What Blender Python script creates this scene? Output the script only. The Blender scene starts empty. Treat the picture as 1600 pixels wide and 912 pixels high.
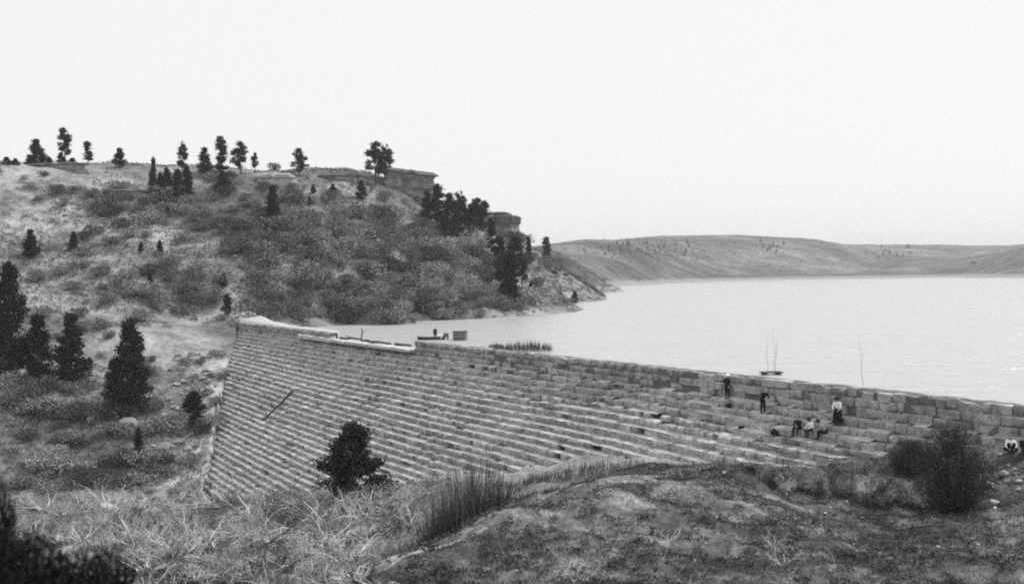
import bpy, bmesh, math, random
import numpy as np
from mathutils import Vector, Matrix

random.seed(7); rng = np.random.default_rng(7)
scene = bpy.context.scene
col = scene.collection
PI = math.pi

# ------------------------------------------------------------------ camera
# world: X right, Y away from the photographer, Z up; z = 0 is the crest of the dam
EYE = Vector((0, 0, 7.3)); FPX = 1800.0
roll, pitch = math.radians(0.89), math.radians(0.655)
fwd = Vector((0, math.cos(pitch), -math.sin(pitch)))
r0 = Vector((1, 0, 0)); u0 = r0.cross(fwd)
rgt = (r0 * math.cos(roll) - u0 * math.sin(roll)); upv = (u0 * math.cos(roll) + r0 * math.sin(roll))
cam_d = bpy.data.cameras.new('camera'); cam = bpy.data.objects.new('camera', cam_d); col.objects.link(cam)
cam.matrix_world = Matrix(((rgt.x, upv.x, -fwd.x, EYE.x), (rgt.y, upv.y, -fwd.y, EYE.y), (rgt.z, upv.z, -fwd.z, EYE.z), (0, 0, 0, 1)))
cam_d.sensor_width = 36.0; cam_d.lens = 36.0 * FPX / 1600.0
cam_d.clip_start = 0.1; cam_d.clip_end = 20000
cam_d.dof.use_dof = True; cam_d.dof.focus_distance = 110.0; cam_d.dof.aperture_fstop = 0.65
scene.camera = cam

# ------------------------------------------------------------------ sky, sun, exposure
SUN_AZ, SUN_EL = math.radians(62), math.radians(54)      # azimuth clockwise from +Y: sun stands to the right
w = bpy.data.worlds.new('World'); scene.world = w; w.use_nodes = True
nt = w.node_tree; nt.nodes.clear()
sky = nt.nodes.new('ShaderNodeTexSky'); sky.sky_type = 'NISHITA'; sky.sun_disc = False
sky.sun_elevation = SUN_EL; sky.sun_rotation = SUN_AZ; sky.altitude = 1900
sky.air_density = 1.0; sky.dust_density = 4.0; sky.ozone_density = 1.0
sepc = nt.nodes.new('ShaderNodeRGBToBW')                  # black and white film
pale = nt.nodes.new('ShaderNodeMix'); pale.data_type = 'FLOAT'; pale.inputs[0].default_value = 0.8; pale.inputs[3].default_value = 11.0
bg = nt.nodes.new('ShaderNodeBackground'); bg.inputs[1].default_value = 0.10
wo = nt.nodes.new('ShaderNodeOutputWorld')
nt.links.new(sky.outputs[0], sepc.inputs[0]); nt.links.new(sepc.outputs[0], pale.inputs[2])
nt.links.new(pale.outputs[0], bg.inputs[0]); nt.links.new(bg.outputs[0], wo.inputs[0])
sd = bpy.data.lights.new('sun', 'SUN'); sd.energy = 3.8; sd.angle = math.radians(1.5); sd.color = (1, 1, 1)
sun = bpy.data.objects.new('sun', sd); col.objects.link(sun)
sv = Vector((math.sin(SUN_AZ) * math.cos(SUN_EL), math.cos(SUN_AZ) * math.cos(SUN_EL), math.sin(SUN_EL)))
sun.rotation_euler = sv.to_track_quat('Z', 'Y').to_euler(); sun.location = (120, 20, 150)
vs = scene.view_settings; vs.view_transform = 'Standard'; vs.look = 'None'; vs.gamma = 1; vs.use_curve_mapping = False; vs.exposure = 0.0
scene.cycles.filter_width = 1.9                            # soft old lens
scene.cycles.use_denoising = False                         # sampling noise stands in for plate grain
scene.cycles.max_bounces = 6; scene.cycles.diffuse_bounces = 2; scene.cycles.volume_bounces = 0
scene.cycles.transparent_max_bounces = 8
scene.cycles.sample_clamp_direct = 8.0; scene.cycles.sample_clamp_indirect = 3.0

# ------------------------------------------------------------------ helpers
def ray(px, py): return (fwd * FPX + rgt * (px - 800) - upv * (py - 456)).normalized()
def proj(p):
    v = Vector(p) - EYE; d = v.dot(fwd)
    return (800 + FPX * v.dot(rgt) / d, 456 - FPX * v.dot(upv) / d, d)
def at(px, py, D):
    v = ray(px, py); return EYE + v * (D / v.y)

def tag(o, label=None, cat=None, group=None, kind=None):
    for k, v in (('label', label), ('category', cat), ('group', group), ('kind', kind)):
        if v: o[k] = v
    return o
def link(name, me, mat=None, parent=None, loc=None):
    o = bpy.data.objects.new(name, me); col.objects.link(o)
    if mat and me is not None and not me.materials: me.materials.append(mat)
    if parent: o.parent = parent
    if loc is not None: o.location = loc
    return o
def empty(name, loc=(0, 0, 0), rz=0, s=1.0):
    o = bpy.data.objects.new(name, None); col.objects.link(o); o.location = loc; o.rotation_euler = (0, 0, rz)
    o.scale = (s, s, s) if not isinstance(s, (tuple, list)) else s; o.empty_display_size = .2
    return o
def mesh_np(name, verts, faces, mat=None, smooth=False):
    """faces: (n,3) or (n,4) int array"""
    verts = np.asarray(verts, dtype=np.float32); faces = np.asarray(faces, dtype=np.int32)
    me = bpy.data.meshes.new(name); nf, k = faces.shape
    me.vertices.add(len(verts)); me.vertices.foreach_set('co', verts.ravel())
    me.loops.add(nf * k); me.loops.foreach_set('vertex_index', faces.ravel())
    me.polygons.add(nf); me.polygons.foreach_set('loop_start', np.arange(0, nf * k, k, dtype=np.int32))
    me.polygons.foreach_set('loop_total', np.full(nf, k, dtype=np.int32))
    if smooth: me.polygons.foreach_set('use_smooth', np.ones(nf, dtype=bool))
    me.update(calc_edges=True)
    if mat: me.materials.append(mat)
    return me
class MB:
    """collects quads and triangles into one mesh"""
    def __init__(s): s.v = []; s.f = []
    def add(s, vs, fs):
        n = len(s.v); s.v.extend([tuple(p) for p in vs]); s.f.extend([tuple(n + i for i in f) for f in fs])
    def box(s, c, size, rot=None, jit=0):
        cx, cy, cz = size[0] / 2, size[1] / 2, size[2] / 2
        P = [Vector((x * cx + random.uniform(-jit, jit), y * cy + random.uniform(-jit, jit), z * cz + random.uniform(-jit, jit))) for z in (-1, 1) for y in (-1, 1) for x in (-1, 1)]
        if rot: P = [rot @ p for p in P]
        s.add([p + Vector(c) for p in P], [(0, 2, 3, 1), (4, 5, 7, 6), (0, 1, 5, 4), (2, 6, 7, 3), (0, 4, 6, 2), (1, 3, 7, 5)])
    def tube(s, pts, rad, n=6, cap=True):
        pts = [Vector(p) for p in pts]; rings = []
        for i, p in enumerate(pts):
            d = (pts[min(i + 1, len(pts) - 1)] - pts[max(i - 1, 0)])
            d = d.normalized() if d.length > 1e-6 else Vector((0, 0, 1))
            a = d.cross(Vector((0.31, 0.17, 0.93) if abs(d.z) < .9 else (1, 0.1, 0))).normalized(); b = d.cross(a)
            r = rad[i] if isinstance(rad, (list, tuple)) else rad
            rings.append([p + (a * math.cos(2 * PI * k / n) + b * math.sin(2 * PI * k / n)) * r for k in range(n)])
        fs = []
        for i in range(len(pts) - 1):
            for k in range(n):
                fs.append((i * n + k, i * n + (k + 1) % n, (i + 1) * n + (k + 1) % n, (i + 1) * n + k))
        if cap: fs.append(tuple(range(n - 1, -1, -1))); fs.append(tuple((len(pts) - 1) * n + k for k in range(n)))
        s.add([p for r in rings for p in r], fs)
    def mesh(s, name, mat=None, smooth=False):
        me = bpy.data.meshes.new(name); me.from_pydata([tuple(p) for p in s.v], [], s.f); me.update()
        if smooth:
            for p in me.polygons: p.use_smooth = True
        if mat: me.materials.append(mat)
        return me
def copy_tree(o, parent=None):
    c = o.copy(); col.objects.link(c); c.parent = parent
    for ch in list(o.children): copy_tree(ch, c)
    return c

# value noise ---------------------------------------------------------------
_perm = np.random.default_rng(3).permutation(4096); _val = np.random.default_rng(4).uniform(-1, 1, 4096)
def vnoise(x, y, seed=0):
    x = np.asarray(x, float); y = np.asarray(y, float)
    xi = np.floor(x).astype(np.int64); yi = np.floor(y).astype(np.int64); fx = x - xi; fy = y - yi
    fx = fx * fx * (3 - 2 * fx); fy = fy * fy * (3 - 2 * fy)
    h = lambda a, b: _val[_perm[(_perm[(a + seed * 131) & 4095] + b * 57) & 4095]]
    return (h(xi, yi) * (1 - fx) + h(xi + 1, yi) * fx) * (1 - fy) + (h(xi, yi + 1) * (1 - fx) + h(xi + 1, yi + 1) * fx) * fy
def fbm(x, y, octv=4, seed=0, gain=.5):
    a, s, t = 1.0, 0.0, 0.0
    for o in range(octv):
        s = s + a * vnoise(x * 2 ** o + 17.3 * o, y * 2 ** o - 9.1 * o, seed + o); t += a; a *= gain
    return s / t

# materials -----------------------------------------------------------------
def mat_new(name, rough=.95, spec=.15):
    m = bpy.data.materials.new(name); m.use_nodes = True; n = m.node_tree
    b = n.nodes['Principled BSDF']; b.inputs['Roughness'].default_value = rough; b.inputs['Specular IOR Level'].default_value = spec
    return m, n, b
def mat_flat(name, v, var=.25, scale=6.0, rough=.9, spec=.15, bump=0.0, island=0.0, objrand=0.0):
    """grey value v, broken up by noise and by chance per piece"""
    m, n, b = mat_new(name, rough, spec); L = n.links.new
    tc = n.nodes.new('ShaderNodeTexCoord'); nz = n.nodes.new('ShaderNodeTexNoise'); nz.inputs['Scale'].default_value = scale; nz.inputs['Detail'].default_value = 6
    L(tc.outputs['Object'], nz.inputs['Vector'])
    mr = n.nodes.new('ShaderNodeMapRange'); mr.inputs[1].default_value = .3; mr.inputs[2].default_value = .7
    mr.inputs[3].default_value = v * (1 - var); mr.inputs[4].default_value = v * (1 + var); L(nz.outputs[0], mr.inputs[0])
    out = mr.outputs[0]
    for k, nodeid, sock in ((island, 'ShaderNodeNewGeometry', 'Random Per Island'), (objrand, 'ShaderNodeObjectInfo', 'Random')):
        if k:
            g = n.nodes.new(nodeid); m2 = n.nodes.new('ShaderNodeMapRange'); m2.inputs[3].default_value = 1 - k; m2.inputs[4].default_value = 1 + k
            L(g.outputs[sock], m2.inputs[0]); mu = n.nodes.new('ShaderNodeMath'); mu.operation = 'MULTIPLY'
            L(out, mu.inputs[0]); L(m2.outputs[0], mu.inputs[1]); out = mu.outputs[0]
    L(out, b.inputs['Base Color'])
    if bump:
        bp = n.nodes.new('ShaderNodeBump'); bp.inputs['Strength'].default_value = bump; bp.inputs['Distance'].default_value = .05
        L(nz.outputs[0], bp.inputs['Height']); L(bp.outputs[0], b.inputs['Normal'])
    return m
def mat_ground(name, lo, hi, mid, s1, s2, s3, dark, sand=None, zsand=None):
    """dry grass, soil and low scrub: three scales of noise between grey values"""
    m, n, b = mat_new(name, 1.0, .05); L = n.links.new
    tc = n.nodes.new('ShaderNodeTexCoord')
    def noise(scale, detail=5, dist=0.0, rough=.6):
        z = n.nodes.new('ShaderNodeTexNoise'); z.inputs['Scale'].default_value = scale; z.inputs['Detail'].default_value = detail
        z.inputs['Distortion'].default_value = dist; z.inputs['Roughness'].default_value = rough; L(tc.outputs['Object'], z.inputs['Vector']); return z
    a, c, d = noise(s1, 6, .6, .65), noise(s2, 6, .3, .7), noise(s3, 4, 0, .8)
    ra = n.nodes.new('ShaderNodeValToRGB'); e = ra.color_ramp.elements
    e[0].position = .34; e[0].color = (lo, lo, lo, 1); e[1].position = .66; e[1].color = (hi, hi, hi, 1)
    q = e.new(.5); q.color = (mid, mid, mid, 1); L(a.outputs[0], ra.inputs[0])
    r2 = n.nodes.new('ShaderNodeMapRange'); r2.inputs[1].default_value = .3; r2.inputs[2].default_value = .7; r2.inputs[3].default_value = 1 - dark; r2.inputs[4].default_value = 1 + dark; L(c.outputs[0], r2.inputs[0])
    r3 = n.nodes.new('ShaderNodeMapRange'); r3.inputs[1].default_value = .3; r3.inputs[2].default_value = .7; r3.inputs[3].default_value = .6; r3.inputs[4].default_value = 1.4; L(d.outputs[0], r3.inputs[0])
    m1 = n.nodes.new('ShaderNodeMath'); m1.operation = 'MULTIPLY'; L(ra.outputs[0], m1.inputs[0]); L(r2.outputs[0], m1.inputs[1])
    m2 = n.nodes.new('ShaderNodeMath'); m2.operation = 'MULTIPLY'; L(m1.outputs[0], m2.inputs[0]); L(r3.outputs[0], m2.inputs[1])
    out = m2.outputs[0]
    if sand:                                               # pale beach just above the waterline
        sp = n.nodes.new('ShaderNodeSeparateXYZ'); L(tc.outputs['Object'], sp.inputs[0])
        ad = n.nodes.new('ShaderNodeMath'); ad.operation = 'MULTIPLY_ADD'; L(a.outputs[0], ad.inputs[0]); ad.inputs[1].default_value = -zsand * 1.2; L(sp.outputs[2], ad.inputs[2])
        mr = n.nodes.new('ShaderNodeMapRange'); mr.inputs[1].default_value = zsand * .1 - 1.3; mr.inputs[2].default_value = zsand - 1.3; mr.inputs[3].default_value = 1; mr.inputs[4].default_value = 0; L(ad.outputs[0], mr.inputs[0])
        mx = n.nodes.new('ShaderNodeMix'); mx.data_type = 'FLOAT'; L(mr.outputs[0], mx.inputs[0]); L(out, mx.inputs[2]); mx.inputs[3].default_value = sand; out = mx.outputs[0]
    L(out, b.inputs['Base Color'])
    bp = n.nodes.new('ShaderNodeBump'); bp.inputs['Strength'].default_value = .6; bp.inputs['Distance'].default_value = .5 / s2
    L(c.outputs[0], bp.inputs['Height']); L(bp.outputs[0], b.inputs['Normal'])
    return m

M = {}
M['hill'] = mat_ground('dry_hillside', .09, .37, .195, .035, .16, .9, .35)
M['knoll'] = mat_ground('dry_grass_soil', .04, .24, .10, .22, 1.1, 5.5, .6)
M['canyon'] = mat_ground('canyon_grass', .075, .33, .17, .06, .3, 1.8, .35)
M['far'] = mat_ground('far_grassland', .05, .19, .10, .006, .024, .11, .6, sand=.27, zsand=4.0)
M['sand'] = mat_flat('pale_sand', .43, .08, 1.5, bump=.3)
M['stone'] = mat_flat('sandstone_block', .31, .42, 1.1, bump=.8, island=.18)
M['stone1'] = mat_flat('sandstone_block_single', .31, .42, 1.1, bump=.8, objrand=.16)
def mat_stone(name, v, rnd):
    m, n, b = mat_new(name, .95, .1); L = n.links.new; g = n.nodes.new('ShaderNodeNewGeometry'); out = None; fine = None
    for sc, amp, det in ((.13, .30, 3), (1.3, .32, 5), (7.0, .38, 4)):              # stains, weathering, pitted grain
        z = n.nodes.new('ShaderNodeTexNoise'); z.inputs['Scale'].default_value = sc; z.inputs['Detail'].default_value = det; z.inputs['Roughness'].default_value = .65; L(g.outputs['Position'], z.inputs['Vector'])
        r = n.nodes.new('ShaderNodeMapRange'); r.inputs[1].default_value = .32; r.inputs[2].default_value = .68; r.inputs[3].default_value = 1 - amp; r.inputs[4].default_value = 1 + amp; L(z.outputs[0], r.inputs[0])
        if out is None: out = r.outputs[0]
        else: mu = n.nodes.new('ShaderNodeMath'); mu.operation = 'MULTIPLY'; L(out, mu.inputs[0]); L(r.outputs[0], mu.inputs[1]); out = mu.outputs[0]
        fine = z
    k = n.nodes.new('ShaderNodeObjectInfo') if rnd == 'object' else g; r = n.nodes.new('ShaderNodeMapRange'); r.inputs[3].default_value = v * .8; r.inputs[4].default_value = v * 1.2
    L(k.outputs['Random' if rnd == 'object' else 'Random Per Island'], r.inputs[0]); mu = n.nodes.new('ShaderNodeMath'); mu.operation = 'MULTIPLY'; L(out, mu.inputs[0]); L(r.outputs[0], mu.inputs[1]); L(mu.outputs[0], b.inputs['Base Color'])
    bp = n.nodes.new('ShaderNodeBump'); bp.inputs['Strength'].default_value = .8; bp.inputs['Distance'].default_value = .06; L(fine.outputs[0], bp.inputs['Height']); L(bp.outputs[0], b.inputs['Normal'])
    return m
M['stone'] = mat_stone('sandstone_block', .34, 'island'); M['stone1'] = mat_stone('sandstone_block_single', .34, 'object')
M['tread_light'] = mat_flat('pale_tread_light', .36, .4, .6, bump=.4, island=.2)  # pale tone carries the sunlight on the dam treads
M['scree'] = mat_flat('pale_scree', .36, .35, .8, bump=.6)
M['brow'] = mat_ground('pale_brow', .10, .31, .20, .35, 1.4, 5, .4)  # paler ground along the brow of the knoll
M['core'] = mat_flat('rubble_core', .13, .3, 1.5, bump=.4)
M['crest'] = mat_flat('crest_earth', .13, .3, 1.2, bump=.4)
M['pale_stone'] = mat_flat('pale_worn_sill', .5, .15, 1.2, bump=.3)
M['rock'] = mat_flat('sandstone_cliff', .19, .5, .5, bump=1.0)
M['rock_cap'] = mat_flat('dark_caprock', .11, .3, .6, bump=.6)
M['boulder'] = mat_flat('pale_boulder', .34, .2, 1.6, bump=.5, objrand=.25)
M['bark'] = mat_flat('pine_bark', .06, .3, 8, bump=.5)
M['needle'] = mat_flat('pine_needles', .026, .4, 3, island=.5, objrand=.2)
M['scrub'] = mat_flat('scrub_twigs', .12, .3, 2, island=.45, objrand=.5)
M['scrub_stem'] = mat_flat('scrub_stem', .06, .3, 4)
M['dead'] = mat_flat('bleached_branches', .45, .3, 4, island=.3, objrand=.2)
M['dead_dark'] = mat_flat('weathered_branches', .10, .3, 4, objrand=.3)
M['bush'] = mat_flat('dark_bush_leaves', .06, .4, 3, island=.5)
M['reed'] = mat_flat('dry_reeds', .11, .3, 3, island=.5)
M['grass'] = mat_flat('dry_grass_blades', .18, .3, 1.2, island=.55)
M['weed'] = mat_flat('dark_weeds', .05, .4, 1.2, island=.6)
M['wood_dark'] = mat_flat('wet_dark_wood', .07, .3, 5)
M['wood'] = mat_flat('weathered_wood', .16, .3, 5, objrand=.2)
M['cloth_dark'] = mat_flat('dark_cloth', .018, .25, 9)
M['cloth_white'] = mat_flat('white_cloth', .85, .06, 9)
M['cloth_grey'] = mat_flat('grey_cloth', .30, .15, 9)
M['skin'] = mat_flat('skin', .38, .08, 9, rough=.6, spec=.3)
M['hair'] = mat_flat('dark_hair', .02, .2, 30)

# ------------------------------------------------------------------ terrain
A0 = Vector((-52.0, 215.0)); EX = Vector((0.4592, -0.8883)); NX = Vector((-0.8883, -0.4592))   # dam crest: far end, direction, downstream
def tq(t, q): p = A0 + EX * t + NX * q; return p.x, p.y
WATER = -1.3
TOE = [(-8, -2), (0, 0), (26, 9), (58, 18), (73, 19.3), (88, 17.2), (110, 12.9), (130, 9.0), (150, 5.8), (173, 3.2), (192, .8)]   # (along crest, depth below crest)
P = []
for t, s in TOE:
    s_ = max(s, 0); P.append((*tq(t, s_ * .95 + 1.5), -s))
    if s > 4: P.append((*tq(t, s * .5), -s * .5 - 3.5))
for t in (20, 50, 80, 110, 140, 165): P.append((*tq(t, -1), -4.5)); P.append((*tq(t, -12), -6)); P.append((*tq(t, -45), -8))
for t, q, z in ((75, 20, -18.8), (74, 36, -19.6), (72, 60, -20.5), (70, 120, -23), (66, 250, -27), (60, 400, -32),
                (34, 24, -11.5), (18, 30, -7.5), (40, 42, -14.5), (10, 60, -4), (-10, 40, 4), (-20, 90, 8), (30, 110, -10), (-40, 60, 18), (10, 200, -2),
                (116, 47, -15.5), (134, 35, -12.3), (105, 30, -15.5), (110, 80, -18), (140, 90, -9), (120, 18, -11.5), (150, 22, -7.6), (150, 40, -7.5), (150, 60, -8),
                (110, 200, -14), (160, 120, -3), (200, 120, 6), (170, 200, 8), (166, 12, -4.2), (-8, 10, 2), (-4, -12, 2.5), (-2, -30, 4)):
    P.append((*tq(t, q), z))
# near knoll and the slope under the photographer
P += [(-4.4, 38, -1.9), (1.3, 47, -1.6), (5.9, 53, -1.65), (11.5, 59, -2.05), (17, 61, -2.45), (21.5, 62, -2.3), (25.5, 60, -1.7), (30, 58, -1.0),
      (-2, 36, -2.0), (5, 40, -1.9), (10, 42, -2.6), (16, 45, -3.0), (11, 52, -2.7), (17, 54, -3.35), (22, 53, -3.0), (4, 33, -1.5), (12, 34, -2.0), (18, 36, -2.5), (26, 48, -2.3),
      (-9, 42, -5.5), (-6, 50, -6.0), (-2, 58, -5.4), (5, 64, -4.6), (-15, 48, -9.0), (-14, 60, -9.3), (12, 66, -4.3), (19, 66, -3.9), (-9, 34, -4.5),
      (0, 0, 5.6), (-6, 14, 1.9), (0, 14, 2.4), (8, 14, 2.4), (0, 25, -.6), (-10, 25, -2.6), (10, 25, -.6), (20, 25, .0), (-20, 20, -3), (-30, 35, -9), (-20, 36, -8.5),
      (-40, 20, -9), (0, -40, 12), (-50, -30, 4), (50, -30, 13), (45, 40, 1.6), (60, 60, 3), (45, 62, 1.6), (70, 95, 3), (150, 150, 4), (40, 78, -4), (75, 130, -4), (90, 190, -5), (200, 250, 3), (240, 330, 3), (170, 300, -5), (90, 0, 14), (100, 60, 9)]
# reservoir bed
P += [(60, 160, -8), (30, 140, -9), (0, 180, -8), (60, 250, -9), (100, 300, -8), (30, 240, -8), (-20, 200, -6), (40, 330, -7), (80, 400, -9), (50, 450, -7), (140, 420, -6), (30, 400, -5)]
def P_(px, py, D, dz=0): v = at(px, py, D); P.append((v.x, v.y, v.z + dz))
# hill on the far bank: waterline, slopes, rim
for px, D in ((560, 229), (640, 238), (740, 250), (800, 259), (860, 275)):
    v = at(px, 500, D); P.append((v.x, D, WATER + .1)); P.append((v.x + 5, D - 9, -4))
P += [(16, 291, -.9), (19, 286, -4), (22, 298, -4), (14, 300, .5), (9, 330, 3.0), (16, 350, -3), (5, 300, 4.5), (8, 380, 2)]
for px, py, D in ((0, 248, 300), (100, 259, 300), (200, 264, 305), (330, 272, 310), (460, 275, 320), (560, 279, 328), (635, 292, 334), (680, 332, 340), (740, 356, 345), (790, 376, 346), (825, 392, 345),
                  (60, 262, 294), (260, 310, 285), (420, 300, 300), (520, 300, 312), (600, 312, 318), (660, 345, 322), (720, 385, 318), (770, 430, 300), (800, 455, 290), (840, 440, 310),
                  (30, 400, 238), (130, 400, 240), (240, 400, 242), (360, 400, 250), (470, 400, 254), (580, 400, 268), (660, 420, 272), (720, 450, 272),
                  (60, 330, 268), (180, 335, 272), (300, 340, 276), (420, 345, 282), (540, 345, 292), (620, 370, 295),
                  (430, 455, 232), (540, 455, 244), (640, 465, 252), (330, 450, 226), (230, 460, 216), (120, 460, 212), (20, 470, 206)):
    P_(px, py, D)
P += [(-220, 330, 41), (-130, 360, 40), (-70, 380, 39), (-35, 380, 36), (-10, 400, 24), (-160, 430, 41), (-60, 450, 40), (-20, 470, 34), (5, 450, 14), (-260, 240, 40), (-180, 220, 24), (-240, 420, 44)]
P = np.array(P, float)

F = []   # far field: angle, distance, height
def F_(px, py, D): v = at(px, py, D); F.append((math.atan2(v.x, v.y), v.y / math.cos(math.atan2(v.x, v.y)), v.z))
for px, D in ((905, 540), (940, 625), (976, 690), (985, 1150), (1040, 1450), (1120, 1700), (1200, 1850), (1300, 1900), (1400, 1850), (1500, 1700), (1600, 1550), (1720, 1200), (1900, 600), (2100, 330)):
    v = at(px, 440, D); a = math.atan2(v.x, v.y); F.append((a, D, WATER + .15))
    if px > 980: F.append((a, D * .9, -5)); F.append((a, D * .7, -8))
    else: F.append((a + .012, D * .93, -4)); 
for px, D in ((1000, 480), (1200, 480), (1400, 480), (1600, 480), (1000, 800), (1100, 800), (1300, 800), (1500, 800), (1100, 1200), (1300, 1200), (1500, 1100), (1050, 620), (1700, 700)):
    v = at(px, 440, D); F.append((math.atan2(v.x, v.y), D, -8))
for px, py, D in ((850, 404, 480), (865, 392, 640), (820, 398, 620), (900, 410, 680), (940, 436, 690), (900, 399, 1250), (870, 404, 1000), (940, 391, 1400), (1000, 382, 1800), (1050, 379, 2050), (1120, 378, 2200), (1200, 378, 2280), (1285, 378, 2320),
                  (1335, 386, 2700), (1420, 385, 2800), (1520, 385, 2850), (1600, 385, 2850), (1700, 370, 2600), (1850, 360, 2200), (2100, 350, 1600),
                  (950, 412, 1180), (1000, 420, 1350), (1000, 396, 1550), (1080, 412, 1780), (1080, 392, 1980), (1200, 415, 2020), (1200, 390, 2150), (1290, 418, 2080), (1300, 395, 2230), (1400, 419, 2100), (1400, 398, 2350), (1500, 420, 1950), (1480, 404, 2300),
                  (1540, 424, 1760), (1600, 408, 1650), (1600, 388, 1750), (1680, 385, 1700), (1560, 404, 1850), (1345, 386, 2500),
                  (700, 398, 700), (500, 350, 900), (300, 330, 1000), (0, 300, 1000), (700, 398, 1500), (400, 350, 2000), (800, 402, 2200), (0, 330, 2000), (-400, 300, 1000), (-400, 300, 450), (0, 300, 460), (300, 320, 470), (550, 320, 480), (700, 370, 480), (790, 390, 490)):
    F_(px, py, D)
for a in np.arange(-3.1, 3.15, .28):
    for D, z in ((6500, 100), (4200, 100)):
        F.append((a, D, z))
    if abs(a) > .75:
        base = 35 + 25 * math.sin(a * 2.3) if a > 0 else 45 + 15 * math.sin(a * 3)
        F.append((a, 1500, base + 20)); F.append((a, 480, base)); F.append((a, 800, base + 8))
F = np.array(F, float)

def tps_fit(X, z, lam):
    n = len(X); d = np.linalg.norm(X[:, None] - X[None], axis=2)
    K = np.where(d > 0, d * d * np.log(d + 1e-12), 0) + lam * np.eye(n)
    Q = np.hstack([np.ones((n, 1)), X]); Z = np.zeros((3, 3))
    return np.linalg.solve(np.vstack([np.hstack([K, Q]), np.hstack([Q.T, Z])]), np.concatenate([z, np.zeros(3)]))
def tps_eval(X, wgt, Y):
    out = np.empty(len(Y))
    for i in range(0, len(Y), 20000):
        y = Y[i:i + 20000]; d2 = ((y[:, None] - X[None]) ** 2).sum(2)
        out[i:i + 20000] = (.5 * d2 * np.log(d2 + 1e-12)) @ wgt[:-3] + wgt[-3] + y @ wgt[-2:]
    return out
PS = P[:, :2] / 50.0; WP = tps_fit(PS, P[:, 2], .002)
def fcoord(a, D): return np.stack([np.asarray(a) * 3.0, np.log(D) * 1.2], 1)
FS = fcoord(F[:, 0], F[:, 1]); WF = tps_fit(FS, F[:, 2], .0005)
def sstep(a, b, x): t = np.clip((x - a) / (b - a), 0, 1); return t * t * (3 - 2 * t)
def height(x, y):
    x = np.atleast_1d(np.asarray(x, float)); y = np.atleast_1d(np.asarray(y, float))
    D = np.hypot(x, y); a = np.arctan2(x, y); wf = sstep(400, 500, D); z = np.zeros_like(x)
    i = wf < 1; j = wf > 0
    if i.any(): z[i] += (1 - wf[i]) * tps_eval(PS, WP, np.stack([x[i], y[i]], 1) / 50.0)
    if j.any():
        zf = tps_eval(FS, WF, fcoord(a[j], np.maximum(D[j], 1)))
        zf = zf + sstep(3, 30, zf) * np.clip(zf, 0, 60) * .11 * fbm(x[j] / 160, y[j] / 160, 5, 5, .6) * sstep(500, 700, D[j])
        z[j] += wf[j] * zf
    # relief: gullies and lumps on the hill, hummocks on the near ground
    hill = sstep(-2, 6, z) * sstep(150, 220, D) * (1 - sstep(450, 700, D))
    z = z + hill * (2.6 * fbm(x / 24, y / 24, 4, 1) + .9 * fbm(x / 6, y / 6, 3, 2))
    near = (1 - sstep(160, 230, D)) * (1 - sstep(3, 14, z) * .0)
    rq = (x - A0.x) * NX.x + (y - A0.y) * NX.y
    near = near * sstep(-4, 4, rq) * sstep(3, 14, D)
    far_amp = sstep(55, 100, D)
    z = z + near * ((.36 + .6 * far_amp) * fbm(x / 5, y / 5, 4, 3) + .30 * fbm(x / 1.4, y / 1.4, 3, 4))
    rt = (x - A0.x) * EX.x + (y - A0.y) * EX.y; sf = 1.65 + (rq - .15) / .585 * .55     # keep the ground under the stepped face of the dam
    tl = np.interp(sf, [-.1, 0, 9, 18, 21], [-6, -5, 21, 53, 60]); trr = np.interp(sf, [0, .8, 3.2, 5.8, 9, 12.9, 17.2, 19.5], [196, 194, 184, 162, 142, 121, 97, 88])
    wd = sstep(tl + 2, tl + 5, rt) * (1 - sstep(trr - 13, trr - 8, rt)) * sstep(-3, 0, rq) * (1 - sstep(20, 21, rq))
    z = np.where(wd > 0, np.minimum(z, -sf - .7 + (1 - wd) * 40), z)
    # small cut bank facing the photographer on the knoll
    cut = sstep(10.5, 14, x) * (1 - sstep(21, 23, x)); e = 57.2 + .8 * np.sin(x * .9) + .35 * np.sin(x * 2.7 + 1)
    z = z - cut * (1 - near * 0) * 1.1 * (1 - sstep(-.1, .3, y - e)) * sstep(-9, -1, y - e)
    return z
def gheight(x, y):
    a = np.interp(np.arctan2(x, y), ang, np.arange(len(ang))); r = np.clip(np.log(np.hypot(x, y) / 3.0) / math.log(1.011), 0, len(DG) - 1.001)
    i, j = np.minimum(a.astype(int), len(ang) - 2), r.astype(int); fa, fr = a - i, r - j
    return (GZ[j, i] * (1 - fa) + GZ[j, i + 1] * fa) * (1 - fr) + (GZ[j + 1, i] * (1 - fa) + GZ[j + 1, i + 1] * fa) * fr
def hz(x, y): return float(height([x], [y])[0])

DG = 3.0 * 1.011 ** np.arange(0, 705)
TANG = np.concatenate([np.linspace(-180, -34, 60)[:-1], np.arange(-34, 34, .16), np.linspace(34, 180, 60)])
ang = np.radians(TANG); AA, DD = np.meshgrid(ang, DG); GX, GY = DD * np.sin(AA), DD * np.cos(AA)
GZ = height(GX.ravel(), GY.ravel()).reshape(GX.shape)
nr, na = GX.shape
idx = np.arange(nr * na).reshape(nr, na)
quad = np.stack([idx[:-1, :-1], idx[:-1, 1:], idx[1:, 1:], idx[1:, :-1]], 2).reshape(-1, 4)[:, ::-1]
cxm = GX.ravel()[quad].mean(1); cym = GY.ravel()[quad].mean(1); cD = np.hypot(cxm, cym)
ct = (cxm - A0.x) * EX.x + (cym - A0.y) * EX.y; cq = (cxm - A0.x) * NX.x + (cym - A0.y) * NX.y
reg = np.where(cD > 470, 3, np.where((cq < -1) & (ct < 60) | (ct < 8), 2, np.where((cD < 66) & (ct > 148), 0, 1)))
allv = np.stack([GX.ravel(), GY.ravel(), GZ.ravel()], 1)
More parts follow.
